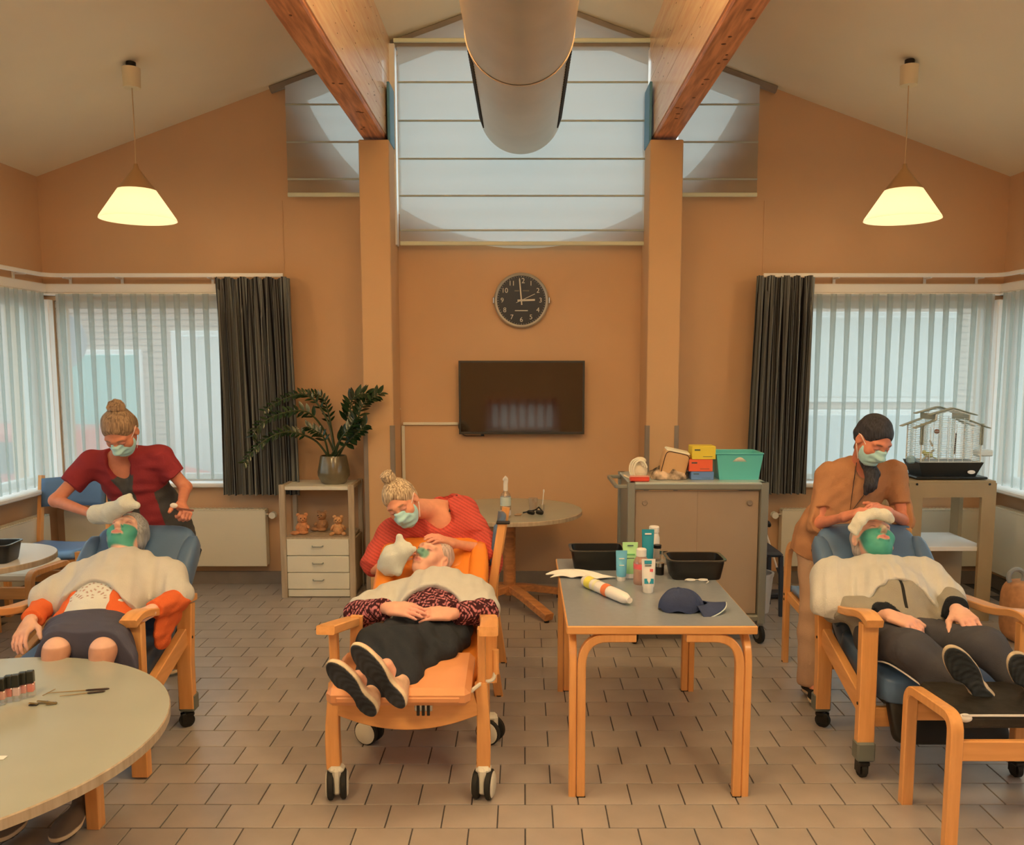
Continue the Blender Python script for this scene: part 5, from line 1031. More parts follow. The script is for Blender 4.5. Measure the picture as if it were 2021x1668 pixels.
# ================================================================ SMOOTH BODIES (signed distance field -> surface nets)
class SD:
    def __init__(s): s.ops = []
    def cap(s, a, b, r1, r2=None, k=.02, mode='add'):
        a, b = np.asarray(a, float), np.asarray(b, float); r2 = r1 if r2 is None else r2; d = b - a; dd = max(1e-9, d.dot(d)); rm = max(r1, r2)
        def fn(X, Y_, Z):
            t = np.clip(((X - a[0]) * d[0] + (Y_ - a[1]) * d[1] + (Z - a[2]) * d[2]) / dd, 0, 1)
            return np.sqrt((X - a[0] - t * d[0]) ** 2 + (Y_ - a[1] - t * d[1]) ** 2 + (Z - a[2] - t * d[2]) ** 2) - (r1 + (r2 - r1) * t)
        s.ops.append((mode, np.minimum(a, b) - rm, np.maximum(a, b) + rm, fn, k)); return s
    def chain(s, pts, rs, k=.02, mode='add'):
        for i in range(len(pts) - 1): s.cap(pts[i], pts[i + 1], rs[i], rs[i + 1], k, mode)
        return s
    def ell(s, c, r, R=None, k=.02, mode='add'):
        c = np.asarray(c, float); R = np.eye(3) if R is None else np.asarray(R); r = np.asarray(r, float); ext = np.sqrt(((R * r) ** 2).sum(1)); mr = r.min()
        def fn(X, Y_, Z):
            x, y, z = X - c[0], Y_ - c[1], Z - c[2]; q = [x * R[0, i] + y * R[1, i] + z * R[2, i] for i in range(3)]
            k0 = np.sqrt((q[0] / r[0]) ** 2 + (q[1] / r[1]) ** 2 + (q[2] / r[2]) ** 2) + 1e-6; k1 = np.sqrt((q[0] / r[0] ** 2) ** 2 + (q[1] / r[1] ** 2) ** 2 + (q[2] / r[2] ** 2) ** 2) + 1e-6
            return np.maximum(k0 * (k0 - 1) / k1, -mr)
        s.ops.append((mode, c - ext, c + ext, fn, k)); return s
    def box(s, c, h, R=None, r=.01, k=.01, mode='add'):
        c = np.asarray(c, float); R = np.eye(3) if R is None else np.asarray(R); h = np.asarray(h, float); ext = np.abs(R * h).sum(1); hh = np.maximum(h - r, .0005)
        def fn(X, Y_, Z):
            x, y, z = X - c[0], Y_ - c[1], Z - c[2]; q = [np.abs(x * R[0, i] + y * R[1, i] + z * R[2, i]) - hh[i] for i in range(3)]
            o = np.sqrt(np.maximum(q[0], 0) ** 2 + np.maximum(q[1], 0) ** 2 + np.maximum(q[2], 0) ** 2)
            return o + np.minimum(np.maximum(np.maximum(q[0], q[1]), q[2]), 0) - r
        s.ops.append((mode, c - ext, c + ext, fn, k)); return s
    def half(s, p, n):          # keep only the side towards which n points
        p, n = np.asarray(p, float), nrm(n); s.ops.append(('cut', None, None, (p, n), 0)); return s
    def mesh(s, name, m, parent, vs=.005, disp=None, col=None, smooth=1):
        adds = [o for o in s.ops if o[0] == 'add']; lo = np.min([o[1] for o in adds], 0) - 4 * vs; hi = np.max([o[2] for o in adds], 0) + 4 * vs
        N = np.ceil((hi - lo) / vs).astype(int) + 1; ax = [(lo[i] + vs * np.arange(N[i])).astype(np.float32) for i in range(3)]; F = np.full(N, .05, np.float32)
        for mode, a, b, fn, k in s.ops:
            if mode == 'cut':
                p, n = fn; d = -((ax[0][:, None, None] - p[0]) * n[0] + (ax[1][None, :, None] - p[1]) * n[1] + (ax[2][None, None, :] - p[2]) * n[2]); np.maximum(F, d.astype(np.float32), out=F); continue
            mg = k + 3 * vs; i0 = np.clip(np.floor((a - mg - lo) / vs).astype(int), 0, N - 1); i1 = np.clip(np.ceil((b + mg - lo) / vs).astype(int) + 1, 1, N)
            if (i1 <= i0).any(): continue
            sl = tuple(slice(p, q) for p, q in zip(i0, i1)); X, Y_, Z = ax[0][sl[0]][:, None, None], ax[1][sl[1]][None, :, None], ax[2][sl[2]][None, None, :]
            d = fn(X, Y_, Z).astype(np.float32); f = F[sl]
            if mode == 'add': h = np.clip(.5 + .5 * (f - d) / k, 0, 1); F[sl] = f * (1 - h) + d * h - k * h * (1 - h)
            elif mode == 'sub': d = -d; h = np.clip(.5 - .5 * (f - d) / k, 0, 1); F[sl] = f * (1 - h) + d * h + k * h * (1 - h)
        S = F < 0; c8 = [S[i:N[0] - 1 + i, j:N[1] - 1 + j, k:N[2] - 1 + k] for i in (0, 1) for j in (0, 1) for k in (0, 1)]
        an = c8[0].copy(); al = c8[0].copy()
        for q in c8[1:]: an |= q; al &= q
        act = an & ~al; I = np.argwhere(act); idx = np.full(act.shape, -1, np.int32); idx[act] = np.arange(len(I))
        pos = np.zeros((len(I), 3), np.float32); cnt = np.zeros(len(I), np.float32)
        cor = [(i, j, k) for i in (0, 1) for j in (0, 1) for k in (0, 1)]; cv = {c: F[I[:, 0] + c[0], I[:, 1] + c[1], I[:, 2] + c[2]] for c in cor}
        for c in cor:
            for a_ in range(3):
                if c[a_]: continue
                e = list(c); e[a_] = 1; e = tuple(e); f0, f1 = cv[c], cv[e]; x = (f0 < 0) != (f1 < 0); t = np.where(x, f0 / np.where(x, f0 - f1, 1), 0)
                for b_ in range(3): pos[:, b_] += np.where(x, (t if b_ == a_ else c[b_]), 0)
                cnt += x
        pos = lo + (I + pos / cnt[:, None]) * vs; quads = []
        for a_ in range(3):
            u_, v_ = (a_ + 1) % 3, (a_ + 2) % 3; s0 = [slice(1, N[i] - 1) for i in range(3)]; s0[a_] = slice(0, N[a_] - 1); s1 = list(s0); s1[a_] = slice(1, N[a_])
            A0, A1 = S[tuple(s0)], S[tuple(s1)]; X = np.argwhere(A0 != A1)
            if not len(X): continue
            fl = A0[tuple(X.T)]; G_ = X + np.array([sx__.start for sx__ in s0])
            def cell(du, dv): q = G_.copy(); q[:, u_] -= du; q[:, v_] -= dv; return idx[tuple(q.T)]
            Q = np.column_stack((cell(1, 1), cell(0, 1), cell(0, 0), cell(1, 0))); Q[~fl] = Q[~fl][:, ::-1]; quads.append(Q)
        Q = np.concatenate(quads); Q = Q[(Q >= 0).all(1)]
        n = len(pos)
        for it in range(smooth):
            acc = np.zeros((n, 3)); cn = np.zeros(n)
            for a_ in range(4):
                for b_ in ((a_ + 1) % 4, (a_ + 3) % 4):
                    for ci in range(3): acc[:, ci] += np.bincount(Q[:, a_], pos[Q[:, b_], ci], n)
                    cn += np.bincount(Q[:, a_], minlength=n)
            pos = pos * .5 + .5 * acc / np.maximum(cn, 1)[:, None]
        if disp is not None:
            fn_ = np.cross(pos[Q[:, 2]] - pos[Q[:, 0]], pos[Q[:, 3]] - pos[Q[:, 1]]); vn = np.zeros((n, 3))
            for a_ in range(4):
                for ci in range(3): vn[:, ci] += np.bincount(Q[:, a_], fn_[:, ci], n)
            vn /= np.linalg.norm(vn, axis=1)[:, None] + 1e-12; pos = pos + vn * disp(pos)[:, None]
        me = bpy.data.meshes.new(name); me.vertices.add(n); me.vertices.foreach_set('co', pos.astype(np.float32).ravel()); me.loops.add(4 * len(Q)); me.loops.foreach_set('vertex_index', Q.astype(np.int32).ravel())
        me.polygons.add(len(Q)); me.polygons.foreach_set('loop_start', np.arange(0, 4 * len(Q), 4, dtype=np.int32)); me.polygons.foreach_set('loop_total', np.full(len(Q), 4, np.int32)); me.polygons.foreach_set('use_smooth', np.ones(len(Q), bool)); me.update(calc_edges=True)
        if col is not None:
            ca = me.color_attributes.new('Col', 'FLOAT_COLOR', 'POINT'); cc_ = np.ones((n, 4), np.float32); cc_[:, :3] = col(pos); ca.data.foreach_set('color', cc_.ravel())
        me.materials.append(m); return link(name, me, parent, True)
def wav(amp, freq, seed, dirn=None, n=5):      # folds: sum of sine waves, mostly across dirn
    r = np.random.RandomState(seed); ds = r.randn(n, 3)
    if dirn is not None: dirn = nrm(dirn); ds = ds * .35 + dirn * np.sign(ds @ dirn)[:, None] * 1.2
    ds = ds / np.linalg.norm(ds, axis=1)[:, None] * freq * r.uniform(.6, 1.7, n)[:, None]; ph = r.uniform(0, 6, n)
    return lambda p: amp * sum(np.sin(p @ ds[i] + ph[i] + .6 * np.sin(p @ ds[(i + 1) % n] * .6)) for i in range(n)) / n * 1.6
def sstep(x, a, b): t = np.clip((x - a) / (b - a), 0, 1); return t * t * (3 - 2 * t)
def mixc(c, col2, w_): return c + (np.asarray(col2)[None, :] - c) * w_[:, None]
SK = dict(pale=A(196, 132, 92), warm=A(190, 118, 76), old=A(202, 142, 102), tan=A(178, 104, 66))
skinm = mat('skin', (.6, .4, .3), .5, attr=True, noise=.07, nscale=28, bump=.06, bscale=120, spec=.35)
hairm = lambda n, c, c2: mat(n, c, .5, col2=c2, nscale=6, stretch=(22, 22, 3), bump=.6, bscale=14, spec=.4)
maskm = mat('surgical_mask_fabric', A(146, 166, 140), .8, noise=.05, nscale=20, bump=.15, bscale=60)
strapm = mat('white_elastic', A(214, 190, 160), .7)
def headframe(c, f, u): f = nrm(f); u = nrm(np.asarray(u, float) - f * f.dot(u)); return np.asarray(c, float), np.column_stack((np.cross(f, u), f, u))
def head(S, c, R, s=1.0, eyes='closed', mouth=0.0):
    T = lambda x, y, z: c + R @ (V(x, y, z) * s); E = lambda p, r, k=.02, mode='add', Rl=None: S.ell(T(*p), V(*r) * s, R if Rl is None else R @ Rl, k * s, mode)
    E((0, -.018, .030), (.074, .092, .080), .01); E((0, .022, -.022), (.060, .066, .074), .03); E((0, .040, -.082), (.036, .036, .030), .035); E((0, .005, -.060), (.052, .05, .045), .03)
    for x in (-1, 1):
        E((x * .040, .052, -.028), (.024, .022, .024), .025); S.cap(T(x * .012, .080, .028), T(x * .045, .066, .026), .009 * s, .008 * s, .018 * s)
        E((x * .031, .094, .008), (.019, .014, .012), .014, 'sub'); E((x * .031, .0735, .007), (.0145, .0125, .0115), .004)
        S.cap(T(x * .019, .086, .005), T(x * .044, .076, .005), .0016 * s, .0014 * s, .002 * s, 'sub' if eyes == 'closed' else 'add')
        E((x * .078, -.008, -.006), (.007, .019, .032), .008, 'add', rotm((0, x * -.12, x * .35))); E((x * .084, -.002, -.002), (.005, .011, .020), .005, 'sub'); E((x * .080, -.002, .010), (.004, .006, .008), .004)
        E((x * .0125, .092, -.031), (.0085, .011, .0085), .008); E((x * .0065, .098, -.041), (.0035, .005, .004), .003, 'sub')
    S.chain([T(0, .080, .020), T(0, .096, -.008), T(0, .108, -.027)], [.0075 * s, .0085 * s, .0115 * s], .012 * s)
    S.cap(T(-.020, .082, -.054), T(.020, .082, -.054), .0065 * s, None, .008 * s); S.cap(T(0, .089, -.053), T(0, .089, -.053), .0065 * s, None, .008 * s); S.cap(T(-.016, .084, -.066), T(.016, .084, -.066), .0072 * s, None, .008 * s)
    E((0, .098, -.060 - mouth), (.024, .016, .0018 + mouth), .003, 'sub')
def headpaint(c, R, s, base, lip=A(170, 90, 72), brow=A(110, 78, 52), green=None, browk=.8):
    def fn(p, col):
        q = (p - c) @ R / s; fr = sstep(q[:, 1], .03, .06)
        for x in (-1, 1):
            d = np.sqrt((q[:, 0] - x * .031) ** 2 + ((q[:, 2] - .030 + .1 * (np.abs(q[:, 0]) - .031)) * 3.2) ** 2); col = mixc(col, brow, fr * browk * (1 - sstep(d, .012, .020)))
            d = np.sqrt((q[:, 0] - x * .031) ** 2 + ((q[:, 2] - .003) * 5) ** 2); col = mixc(col, A(70, 44, 34), fr * .85 * (1 - sstep(d, .010, .016)))
            d = np.sqrt((q[:, 0] - x * .031) ** 2 + ((q[:, 2] - .008) * 1.3) ** 2); col = mixc(col, A(168, 104, 84), fr * .35 * (1 - sstep(d, .012, .024)))
        d = np.sqrt(q[:, 0] ** 2 + ((q[:, 2] + .060) * 2.2) ** 2)
        if green is not None:
            g = green(q); g = g * (1 - (1 - sstep(d, .024, .031)) * sstep(q[:, 1], .05, .07)); col = mixc(col, A(64, 124, 90), g)
        col = mixc(col, lip, sstep(q[:, 1], .06, .075) * .8 * (1 - sstep(d, .020, .026)) ); return col
    return fn
def hand(S, W, Dv, Nv, side, curl=.5, thumb=1.0, s=1.0, spread=.03, curls=None):
    Dv = nrm(Dv); Nv = nrm(np.asarray(Nv, float) - Dv * Dv.dot(Nv)); T = side * np.cross(Dv, Nv); W = np.asarray(W, float); R = np.column_stack((T, Dv, Nv)); s *= 1.0
    S.box(W + Dv * .047 * s, V(.037, .046, .0125) * s, R, .011 * s, .012); S.cap(W - Dv * .01, W + Dv * .02 * s, .024 * s, .022 * s, .02); S.ell(W + Dv * .035 * s + T * .022 * s - Nv * .008 * s, V(.017, .032, .014) * s, R, .01)
    for i, (ln, r) in enumerate(((.070, .0088), (.078, .0092), (.073, .0088), (.058, .0078))):
        cu = (curls[i] if curls else curl); b = W + Dv * (.090 - .004 * abs(i - 1.2)) * s + T * (.029 - .0193 * i) * s; d = nrm(Dv + T * spread * (1.5 - i)); pts = [b - d * .02 * s, b]; a_ = 0
        for sg, w_ in ((.46, .75), (.30, 1.05), (.24, .7)): a_ += cu * w_; q = d * math.cos(a_) - Nv * math.sin(a_); pts.append(pts[-1] + q * ln * sg * s)
        S.chain(pts, [r * s, r * 1.02 * s, r * .97 * s, r * .9 * s, r * .78 * s], .0035)
    b = W + Dv * .018 * s + T * .026 * s - Nv * .004; d1 = nrm(Dv * .62 + T * .75 * thumb - Nv * .25); d2 = nrm(Dv * .9 + T * .38 * thumb - Nv * .3); p1 = b + d1 * .042 * s; p2 = p1 + d2 * .032 * s
    S.chain([b, p1, p2, p2 + nrm(d2 - Nv * .2) * .024 * s], [.0145 * s, .0115 * s, .0105 * s, .0085 * s], .006)
def proj(ob, pts, dr, off=.002):     # drop points along dr onto a mesh
    from mathutils.bvhtree import BVHTree
    me = ob.data; t = BVHTree.FromPolygons([v.co for v in me.vertices], [p.vertices[:] for p in me.polygons]); out = []
    for p in pts:
        h = t.ray_cast(Vector((np.asarray(p) - dr * .5).tolist()), Vector(dr.tolist()))
        if h[0] is not None: out.append(np.array(h[0]) - dr * off)
    return out
def lerp(a, b, t): return np.asarray(a) * (1 - t) + np.asarray(b) * t
def torso(S, J, o=0.0, g=1.0, k=.06, belly=0.0, low=True):
    lat = nrm(J['sr'] - J['sl']); sp_ = nrm(J['neck'] - J['pelvis']); fr = nrm(np.cross(sp_, lat)); fr = fr * (1 if fr.dot(J['front']) > 0 else -1); lat = np.cross(sp_, fr); R = np.column_stack((lat, fr, sp_)); L_ = np.linalg.norm(J['neck'] - J['pelvis'])
    at = lambda z, y=0: J['pelvis'] + sp_ * L_ * z + fr * y
    for q in 'lr': S.cap(lerp(J['neck'], J['s' + q], .25) - sp_ * .02, J['s' + q], .045 * g + o * .8, .044 * g + o * .8, min(k, .04))
    S.ell(at(.70), V(.150, .105, .17) * g + o, R, k); S.ell(at(.42, .0), V(.138, .100, .17) * g + o, R, k)
    if belly: S.ell(at(.32, belly * .6), V(.13, .08 + belly, .13) * g + o, R, k)
    if low: S.ell(at(.04), V(.165, .112, .12) * g + o, R, k)
    return R, at
def arm(S, J, q, o=0.0, k=.03, frac=2.0, g=1.0):
    s_, e, w_ = J['s' + q], J['e' + q], J['w' + q]
    if frac <= 1: m_ = lerp(s_, e, frac); S.cap(s_, m_, .046 * g + o, (.046 - .007 * frac) * g + o, k); end, d, r = m_, nrm(e - s_), (.046 - .007 * frac) * g + o
    else:
        f = min(1, frac - 1); S.cap(s_, e, .046 * g + o, .039 * g + o, k); m_ = lerp(e, w_, f); S.cap(e, m_, .040 * g + o, (.040 - .014 * f) * g + o, .02); end, d, r = m_, nrm(w_ - e), (.040 - .014 * f) * g + o
    return end, d, r
def sleeve(S, J, q, o, frac, k=.03, g=1.0):
    end, d, r = arm(S, J, q, o, k, frac, g); R = basis(d); S.box(end + d * .05, (r * 1.7, r * 1.7, .05), R, .002, .003, 'sub'); return end, d, r
def leg(S, J, q, o=0.0, k=.04, g=1.0, frac=1.0):
    h_, kn, a_ = J['h' + q], J['k' + q], J['a' + q]; S.cap(h_, kn, .082 * g + o, .056 * g + o, k)
    cf = lerp(kn, a_, .3); S.chain([kn, cf, lerp(kn, a_, frac)], [.054 * g + o, .055 * g + o, (.055 - .02 * frac) * g + o], .03)
def shoe(name, heel, toe, up, m, parent, sole_c, upper_c, ln=None, w_=1.0, gap=.0):
    heel, toe = np.asarray(heel, float), np.asarray(toe, float); F_ = nrm(toe - heel); U_ = nrm(np.asarray(up, float) - F_ * F_.dot(up)); L_ = np.linalg.norm(toe - heel); X_ = np.cross(F_, U_); R = np.column_stack((X_, F_, U_)); S = SD()
    at = lambda x, y, z: heel + X_ * x + F_ * y * L_ + U_ * z
    S.ell(at(0, .16, .012), (.034 * w_, .19 * L_, .050), R, .02); S.ell(at(.002, .70, .005), (.047 * w_, .31 * L_, .038), R, .03); S.cap(at(0, .2, .02), at(0, .6, .012), .030 * w_, .034 * w_, .03); S.cap(at(0, .14, .03), at(0, .17, .075), .034, .036, .02)
    S.half(at(0, 0, -.012), U_); S.ell(at(.05 * w_, .42, -.005), (.022, .15 * L_, .03), R, .02, 'sub')
    def col(p):
        z = (p - heel) @ U_; y = (p - heel) @ F_ / L_; x = (p - heel) @ X_; c = np.tile(np.asarray(upper_c), (len(p), 1)).astype(float)
        c = mixc(c, A(196, 160, 110), (1 - sstep(z, .010, .013))); c = mixc(c, sole_c, 1 - sstep(z, -.006, -.003)); gr_ = .5 + .5 * np.sin(y * 60 + 14 * x * x * 400); return c * (1 - .35 * (gr_ * (z < -.005)))[:, None]
    return S.mesh(name, m, parent, .0035, lambda p: -.0012 * (.5 + .5 * np.sin(((p - heel) @ F_) * 260)) * (((p - heel) @ U_) < -.009), col)
def maskon(c, R, s, parent, earx=(-1, 1)):
    S = SD(); T = lambda x, y, z: c + R @ (V(x, y, z) * s)
    S.ell(T(0, .022, -.042), V(.070, .076, .068) * s, R, .01); S.ell(T(0, .050, -.080), V(.046, .040, .042) * s, R, .03); S.cap(T(0, .086, .006), T(0, .106, -.030), .0205 * s, .0225 * s, .025 * s)
    S.ell(T(0, .0, -.03), V(.062, .07, .10) * s, R, .004, 'sub'); S.half(T(0, .022, 0), R @ V(0, 1, 0)); S.half(T(0, .095, .004), R @ V(0, .32, -1)); S.half(T(0, .03, -.112), R @ V(0, .35, 1))
    q0 = lambda p: ((p - c) @ R) / s
    def dp(p): q = q0(p); return .0022 * s * np.sin(q[:, 2] * 190 + 2 * np.abs(q[:, 0]) * 20) * sstep(.055 - np.abs(q[:, 0]), 0, .02)
    S.mesh('face_mask', maskm, parent, .0035, dp)
    m_ = MB()
    for x in (-1, 1):
        for z0, z1 in ((-.010, .020), (-.095, -.030)): m_.tube(arc([T(x * .060, .040, z0), T(x * .074, .02, (z0 + z1) / 2), T(x * .083, -.005, z1), T(x * .080, -.028, z1 * .6)], .02 * s), .0016 * s, 6)
    m_.build('ear_loop', strapm, parent, world=True)
def hairdo(c, R, s, name, m, parent, style):
    S = SD(); T = lambda x, y, z: c + R @ (V(x, y, z) * s); E = lambda p, r, k=.02, mode='add': S.ell(T(*p), V(*r) * s, R, k * s, mode)
    if style == 'thin':
        E((0, -.024, .036), (.079, .092, .082), .01); E((0, -.05, -.02), (.074, .06, .06), .02); S.half(T(0, .030, .04), R @ V(0, -1, .55)); E((0, .07, -.03), (.075, .075, .075), .01, 'sub'); amp, fr = .0045, 60
    elif style == 'fluffy':
        E((0, -.020, .040), (.084, .094, .088), .01); 
        for x in (-1, 1): E((x * .066, -.01, .005), (.026, .045, .055), .02); E((x * .05, -.05, -.03), (.035, .04, .04), .02)
        E((0, .072, -.012), (.064, .06, .082), .008, 'sub'); amp, fr = .006, 75
    elif style == 'up':
        E((0, -.020, .036), (.081, .096, .088), .01); E((0, -.055, -.01), (.072, .05, .06), .03); E((0, .085, -.018), (.068, .058, .088), .012, 'sub'); 
        for x in (-1, 1): E((x * .085, .010, -.03), (.022, .028, .045), .01, 'sub')
        amp, fr = .0022, 110
    S2 = S.mesh(name, m, parent, .004, wav(amp, fr, 5, None, 6)); return T
# ================================================================ PEOPLE
TOWEL = mat('white_terry_towel', A(174, 155, 123), .95, noise=.04, nscale=14, bump=.35, bscale=260)
MITT = mat('washing_mitt_terry', A(184, 168, 132), .95, noise=.04, nscale=14, bump=.45, bscale=240)
GRN = mat('x', (.1, .1, .1)); bpy.data.materials.remove(GRN)
def jt(**k): return {a: np.asarray(b, float) for a, b in k.items()}
def skin_body(name, parent, J, hd, base, paint, hands, eyes='closed', legs=True, bare=(), armg=.92, o=-.010):
    S = SD(); c, R, s = hd; torso(S, J, o); head(S, c, R, s, eyes)
    S.cap(c - R[:, 2] * .05 * s - R[:, 1] * .015, lerp(J['neck'], c, .0), .052 * s, .056, .03)
    for q in 'lr': arm(S, J, q, -.004, .03, 2.0, armg)
    if legs:
        for q in 'lr': leg(S, J, q, -.010)
        for q in 'lr': S.cap(J['a' + q], J['a' + q] + J['toe' + q] * .5, .030, .026, .02)
    for hnd in hands: hand(S, *hnd)
    pts = [h_[0] + nrm(h_[1]) * .13 for h_ in hands]
    def col(p):
        cl_ = np.tile(np.asarray(base, float), (len(p), 1)); cl_ = paint(p, cl_)
        for q in pts: cl_ = mixc(cl_, A(206, 122, 92), .35 * (1 - sstep(np.linalg.norm(p - q, axis=1), .03, .07)))
        return cl_
    return S.mesh(name, skinm, parent, .0042, None, col, smooth=1)
def towel(lab, J, head_c, frac, o=.026, hem=(.5, (0, 0, 0)), seed=3, neck_r=.085, g=1.0, drop=(), belly=0):
    S = SD(); R, at = torso(S, J, o, g, .07, belly, low=bool(belly))
    for q in 'lr': m_ = lerp(J['s' + q], J['e' + q], frac); S.cap(J['s' + q], m_, .052 + o, .050 + o, .07)
    for a_, b_, r in drop: S.cap(a_, b_, r, r, .06)
    S.ell(J['neck'] + R[:, 2] * .06 + R[:, 1] * .03, (neck_r * 1.05, neck_r * 1.3, neck_r * 1.05), R, .02, 'sub')
    n = nrm(R[:, 2] + np.asarray(hem[1], float)); S.half(at(hem[0] - .16), n); S.ell(at(hem[0] - .62) + R[:, 0] * hem[2] if len(hem) > 2 else at(hem[0] - .62), (.19, .40, .31), R, .015, 'sub'); S.half(at(.6, -.06), R[:, 1] + R[:, 2] * .3)
    o_ = S.mesh('towel', TOWEL, None, .005, wav(0.0044, 83, seed, R[:, 0]), None, 2); return tag(o_, lab, 'towel')
def mitt(parent, pts, rs, flat_n, seed, extra=()):
    S = SD(); S.chain(pts, rs, .02)
    for a_, b_, r1, r2 in extra: S.cap(a_, b_, r1, r2, .02)
    d = nrm(np.asarray(pts[1]) - np.asarray(pts[0])); S.box(np.asarray(pts[0]) - d * .03, (.09, .09, .03), basis(d), .002, .003, 'sub')
    return S.mesh('washing_mitt', MITT, parent, .004, wav(0.0024, 117, seed), None, 1)
def plain(c): return lambda p: np.tile(np.asarray(c, float), (len(p), 1))
fabm = lambda n, rough=.85, b=.25, bs=180, noise=.05: mat(n, (.5, .5, .5), rough, attr=True, noise=noise, nscale=9, bump=b, bscale=bs, spec=.2)
def person(lab, base): return thing('person', lab, 'person', base)
# ---------------- P1: reclining woman, orange cardigan
J = jt(neck=P(250, 1110, 4.05), sl=P(165, 1146, 3.97), sr=P(330, 1140, 3.97), el=P(92, 1192, 3.78), er=P(350, 1182, 3.82), wl=P(58, 1228, 3.56), wr=P(296, 1206, 3.60), pelvis=V(-1.89, 3.62, .585), front=(0, -.55, .83),
       hl=V(-1.965, 3.60, .575), hr=V(-1.80, 3.60, .575), kl=V(-1.85, 3.27, .625), kr=V(-1.665, 3.27, .625), al=V(-1.90, 3.10, .19), ar=V(-1.69, 3.10, .19), toel=V(0, -.15, -.05), toer=V(0, -.15, -.05))
p1 = person('reclining elderly woman in orange cardigan and dark skirt with green cream on her face', (-1.89, 3.5, 0))
c, R = headframe(P(250, 1056, 4.20), (0, -.58, .81), (0, .81, .58)); s = 1.06
gf = lambda q: sstep(q[:, 1], .015, .03) * sstep(-q[:, 2], .002, .012) * sstep(q[:, 2], -.118, -.108) * (1 - (1 - sstep(np.abs(q[:, 0]), .012, .018)) * sstep(q[:, 2], -.052, -.040))
pa = headpaint(c, R, s, SK['old'], green=gf, brow=A(170, 140, 110), browk=.5)
def pn(p, col): col = pa(p, col); k_ = sstep(-(p[:, 2]), -.650, -.642) * (p[:, 1] < 3.40) * (p[:, 0] > -1.93); return mixc(col, A(170, 112, 74), k_)
hL = (J['wl'], P(30, 1272, 3.44) - J['wl'], (-.3, -.3, .9), -1, .45); hR = (J['wr'], P(252, 1232, 3.46) - J['wr'], (.1, -.4, .9), 1, .5)
skin_body('body', p1, J, (c, R, s), SK['old'], pn, [hL, hR])
hairdo(c, R, s, 'hair', hairm('grey_hair', A(150, 138, 116), A(112, 102, 84)), p1, 'fluffy')
S = SD(); Rt, at = torso(S, J, .012, 1.0, .06, .03)
def bl(p):
    cc_ = plain(A(186, 168, 134))(p); q = (p - at(.5)) @ Rt; g_ = np.sin(q[:, 0] * 190 + 2 * np.sin(q[:, 2] * 60)) * np.sin(q[:, 2] * 210 + 2 * np.sin(q[:, 0] * 70)); return mixc(cc_, A(134, 84, 62), .85 * (g_ > .62) * (q[:, 2] > -.17) * (q[:, 1] > 0))
S.mesh('blouse', fabm('cream_blouse', .8), p1, .005, wav(0.0032, 78, 11, Rt[:, 2]), bl, 2)
S = SD()
for q in 'lr': sleeve(S, J, q, .014, 1.86)
torso(S, J, .017, 1.0, .06, .03)
S.cap(at(.0, .12) - Rt[:, 0] * .0, at(.75, .16), .085, .060, .02, 'sub'); S.ell(at(1.02, .05), (.09, .09, .08), Rt, .02, 'sub'); S.half(at(-.06), Rt[:, 2]); S.ell(P(322, 1246, 3.70), (.022, .09, .085), None, .03); S.ell(P(338, 1215, 3.80), (.03, .10, .06), None, .03)
S.mesh('cardigan', fabm('orange_knit', .9, .4, 260), p1, .005, wav(0.0040, 98, 12), plain(A(212, 84, 36)), 1)
S = SD(); S.ell(J['pelvis'] + V(.005, -.02, -.02), (.185, .13, .105), None, .05)
for q in 'lr': S.cap(J['h' + q], J['k' + q] + V(0, .05, .012), .100, .075, .08)
S.cap(lerp(J['hl'], J['hr'], .5), lerp(J['kl'], J['kr'], .5) + V(0, .06, -.01), .10, .065, .08); S.cap(J['hr'] + V(.06, -.05, -.02), J['kr'] + V(.05, .0, -.10), .08, .055, .06); S.cap(J['kr'] + V(.06, .04, -.05), J['kr'] + V(.07, -.02, -.30), .045, .035, .05); S.cap(J['kl'] + V(-.06, .04, -.05), J['kl'] + V(-.08, -.02, -.20), .045, .03, .05)
S.half(V(-1.76, 3.285, .62), (0, 1, .12))
S.mesh('skirt', fabm('dark_skirt', .8, .15), p1, .005, wav(0.0040, 67, 13, (0, 1, .4)), plain(A(70, 62, 60)), 2)
for q in 'lr': shoe('shoe', J['a' + q] + V(0, .05, -.14), J['a' + q] + V(0, -.20, -.15), (0, 0, 1), fabm('shoe_leather', .5, .05), p1, (.02, .02, .02), A(90, 70, 50))
towel('white towel spread over the chest of the woman in the orange cardigan', J, c, .84, .030, (.36, (0.10, 0, .0)), 3, .082, 1.0, [(J['sl'] + V(-.02, -.05, 0), J['el'] + V(.0, .0, .02), .062)], .03)
# ---------------- C1: carer in dark red tunic
J = jt(neck=P(240, 900, 4.55), sl=P(180, 914, 4.54), sr=P(314, 902, 4.58), el=P(110, 988, 4.42), er=P(366, 962, 4.62), wl=P(186, 1016, 4.24), wr=P(358, 998, 4.40), pelvis=V(-2.09, 4.76, .86), front=(0, -.9, -.4),
       hl=V(-2.18, 4.77, .80), hr=V(-2.0, 4.77, .80), kl=V(-2.18, 4.70, .45), kr=V(-2.0, 4.70, .45), al=V(-2.19, 4.80, .09), ar=V(-1.99, 4.80, .09), toel=V(0, -.15, -.05), toer=V(0, -.15, -.05))
p2 = person('standing carer in a dark red tunic and face mask bending over the left recliner', (-2.09, 4.76, 0))
c, R = headframe(P(237, 852, 4.34), (.02, -.62, -.78), (0, -.78, .62)); s = .99
pa = headpaint(c, R, s, SK['tan']); Rf_ = None
fR = (J['wr'], P(372, 1018, 4.30) - J['wr'], (.75, -.2, .6), 1, 1.25); fL = (J['wl'], P(250, 1006, 4.16) - J['wl'], (0, -.3, .95), -1, .3)
skin_body('body', p2, J, (c, R, s), SK['tan'], pa, [fR, fL])
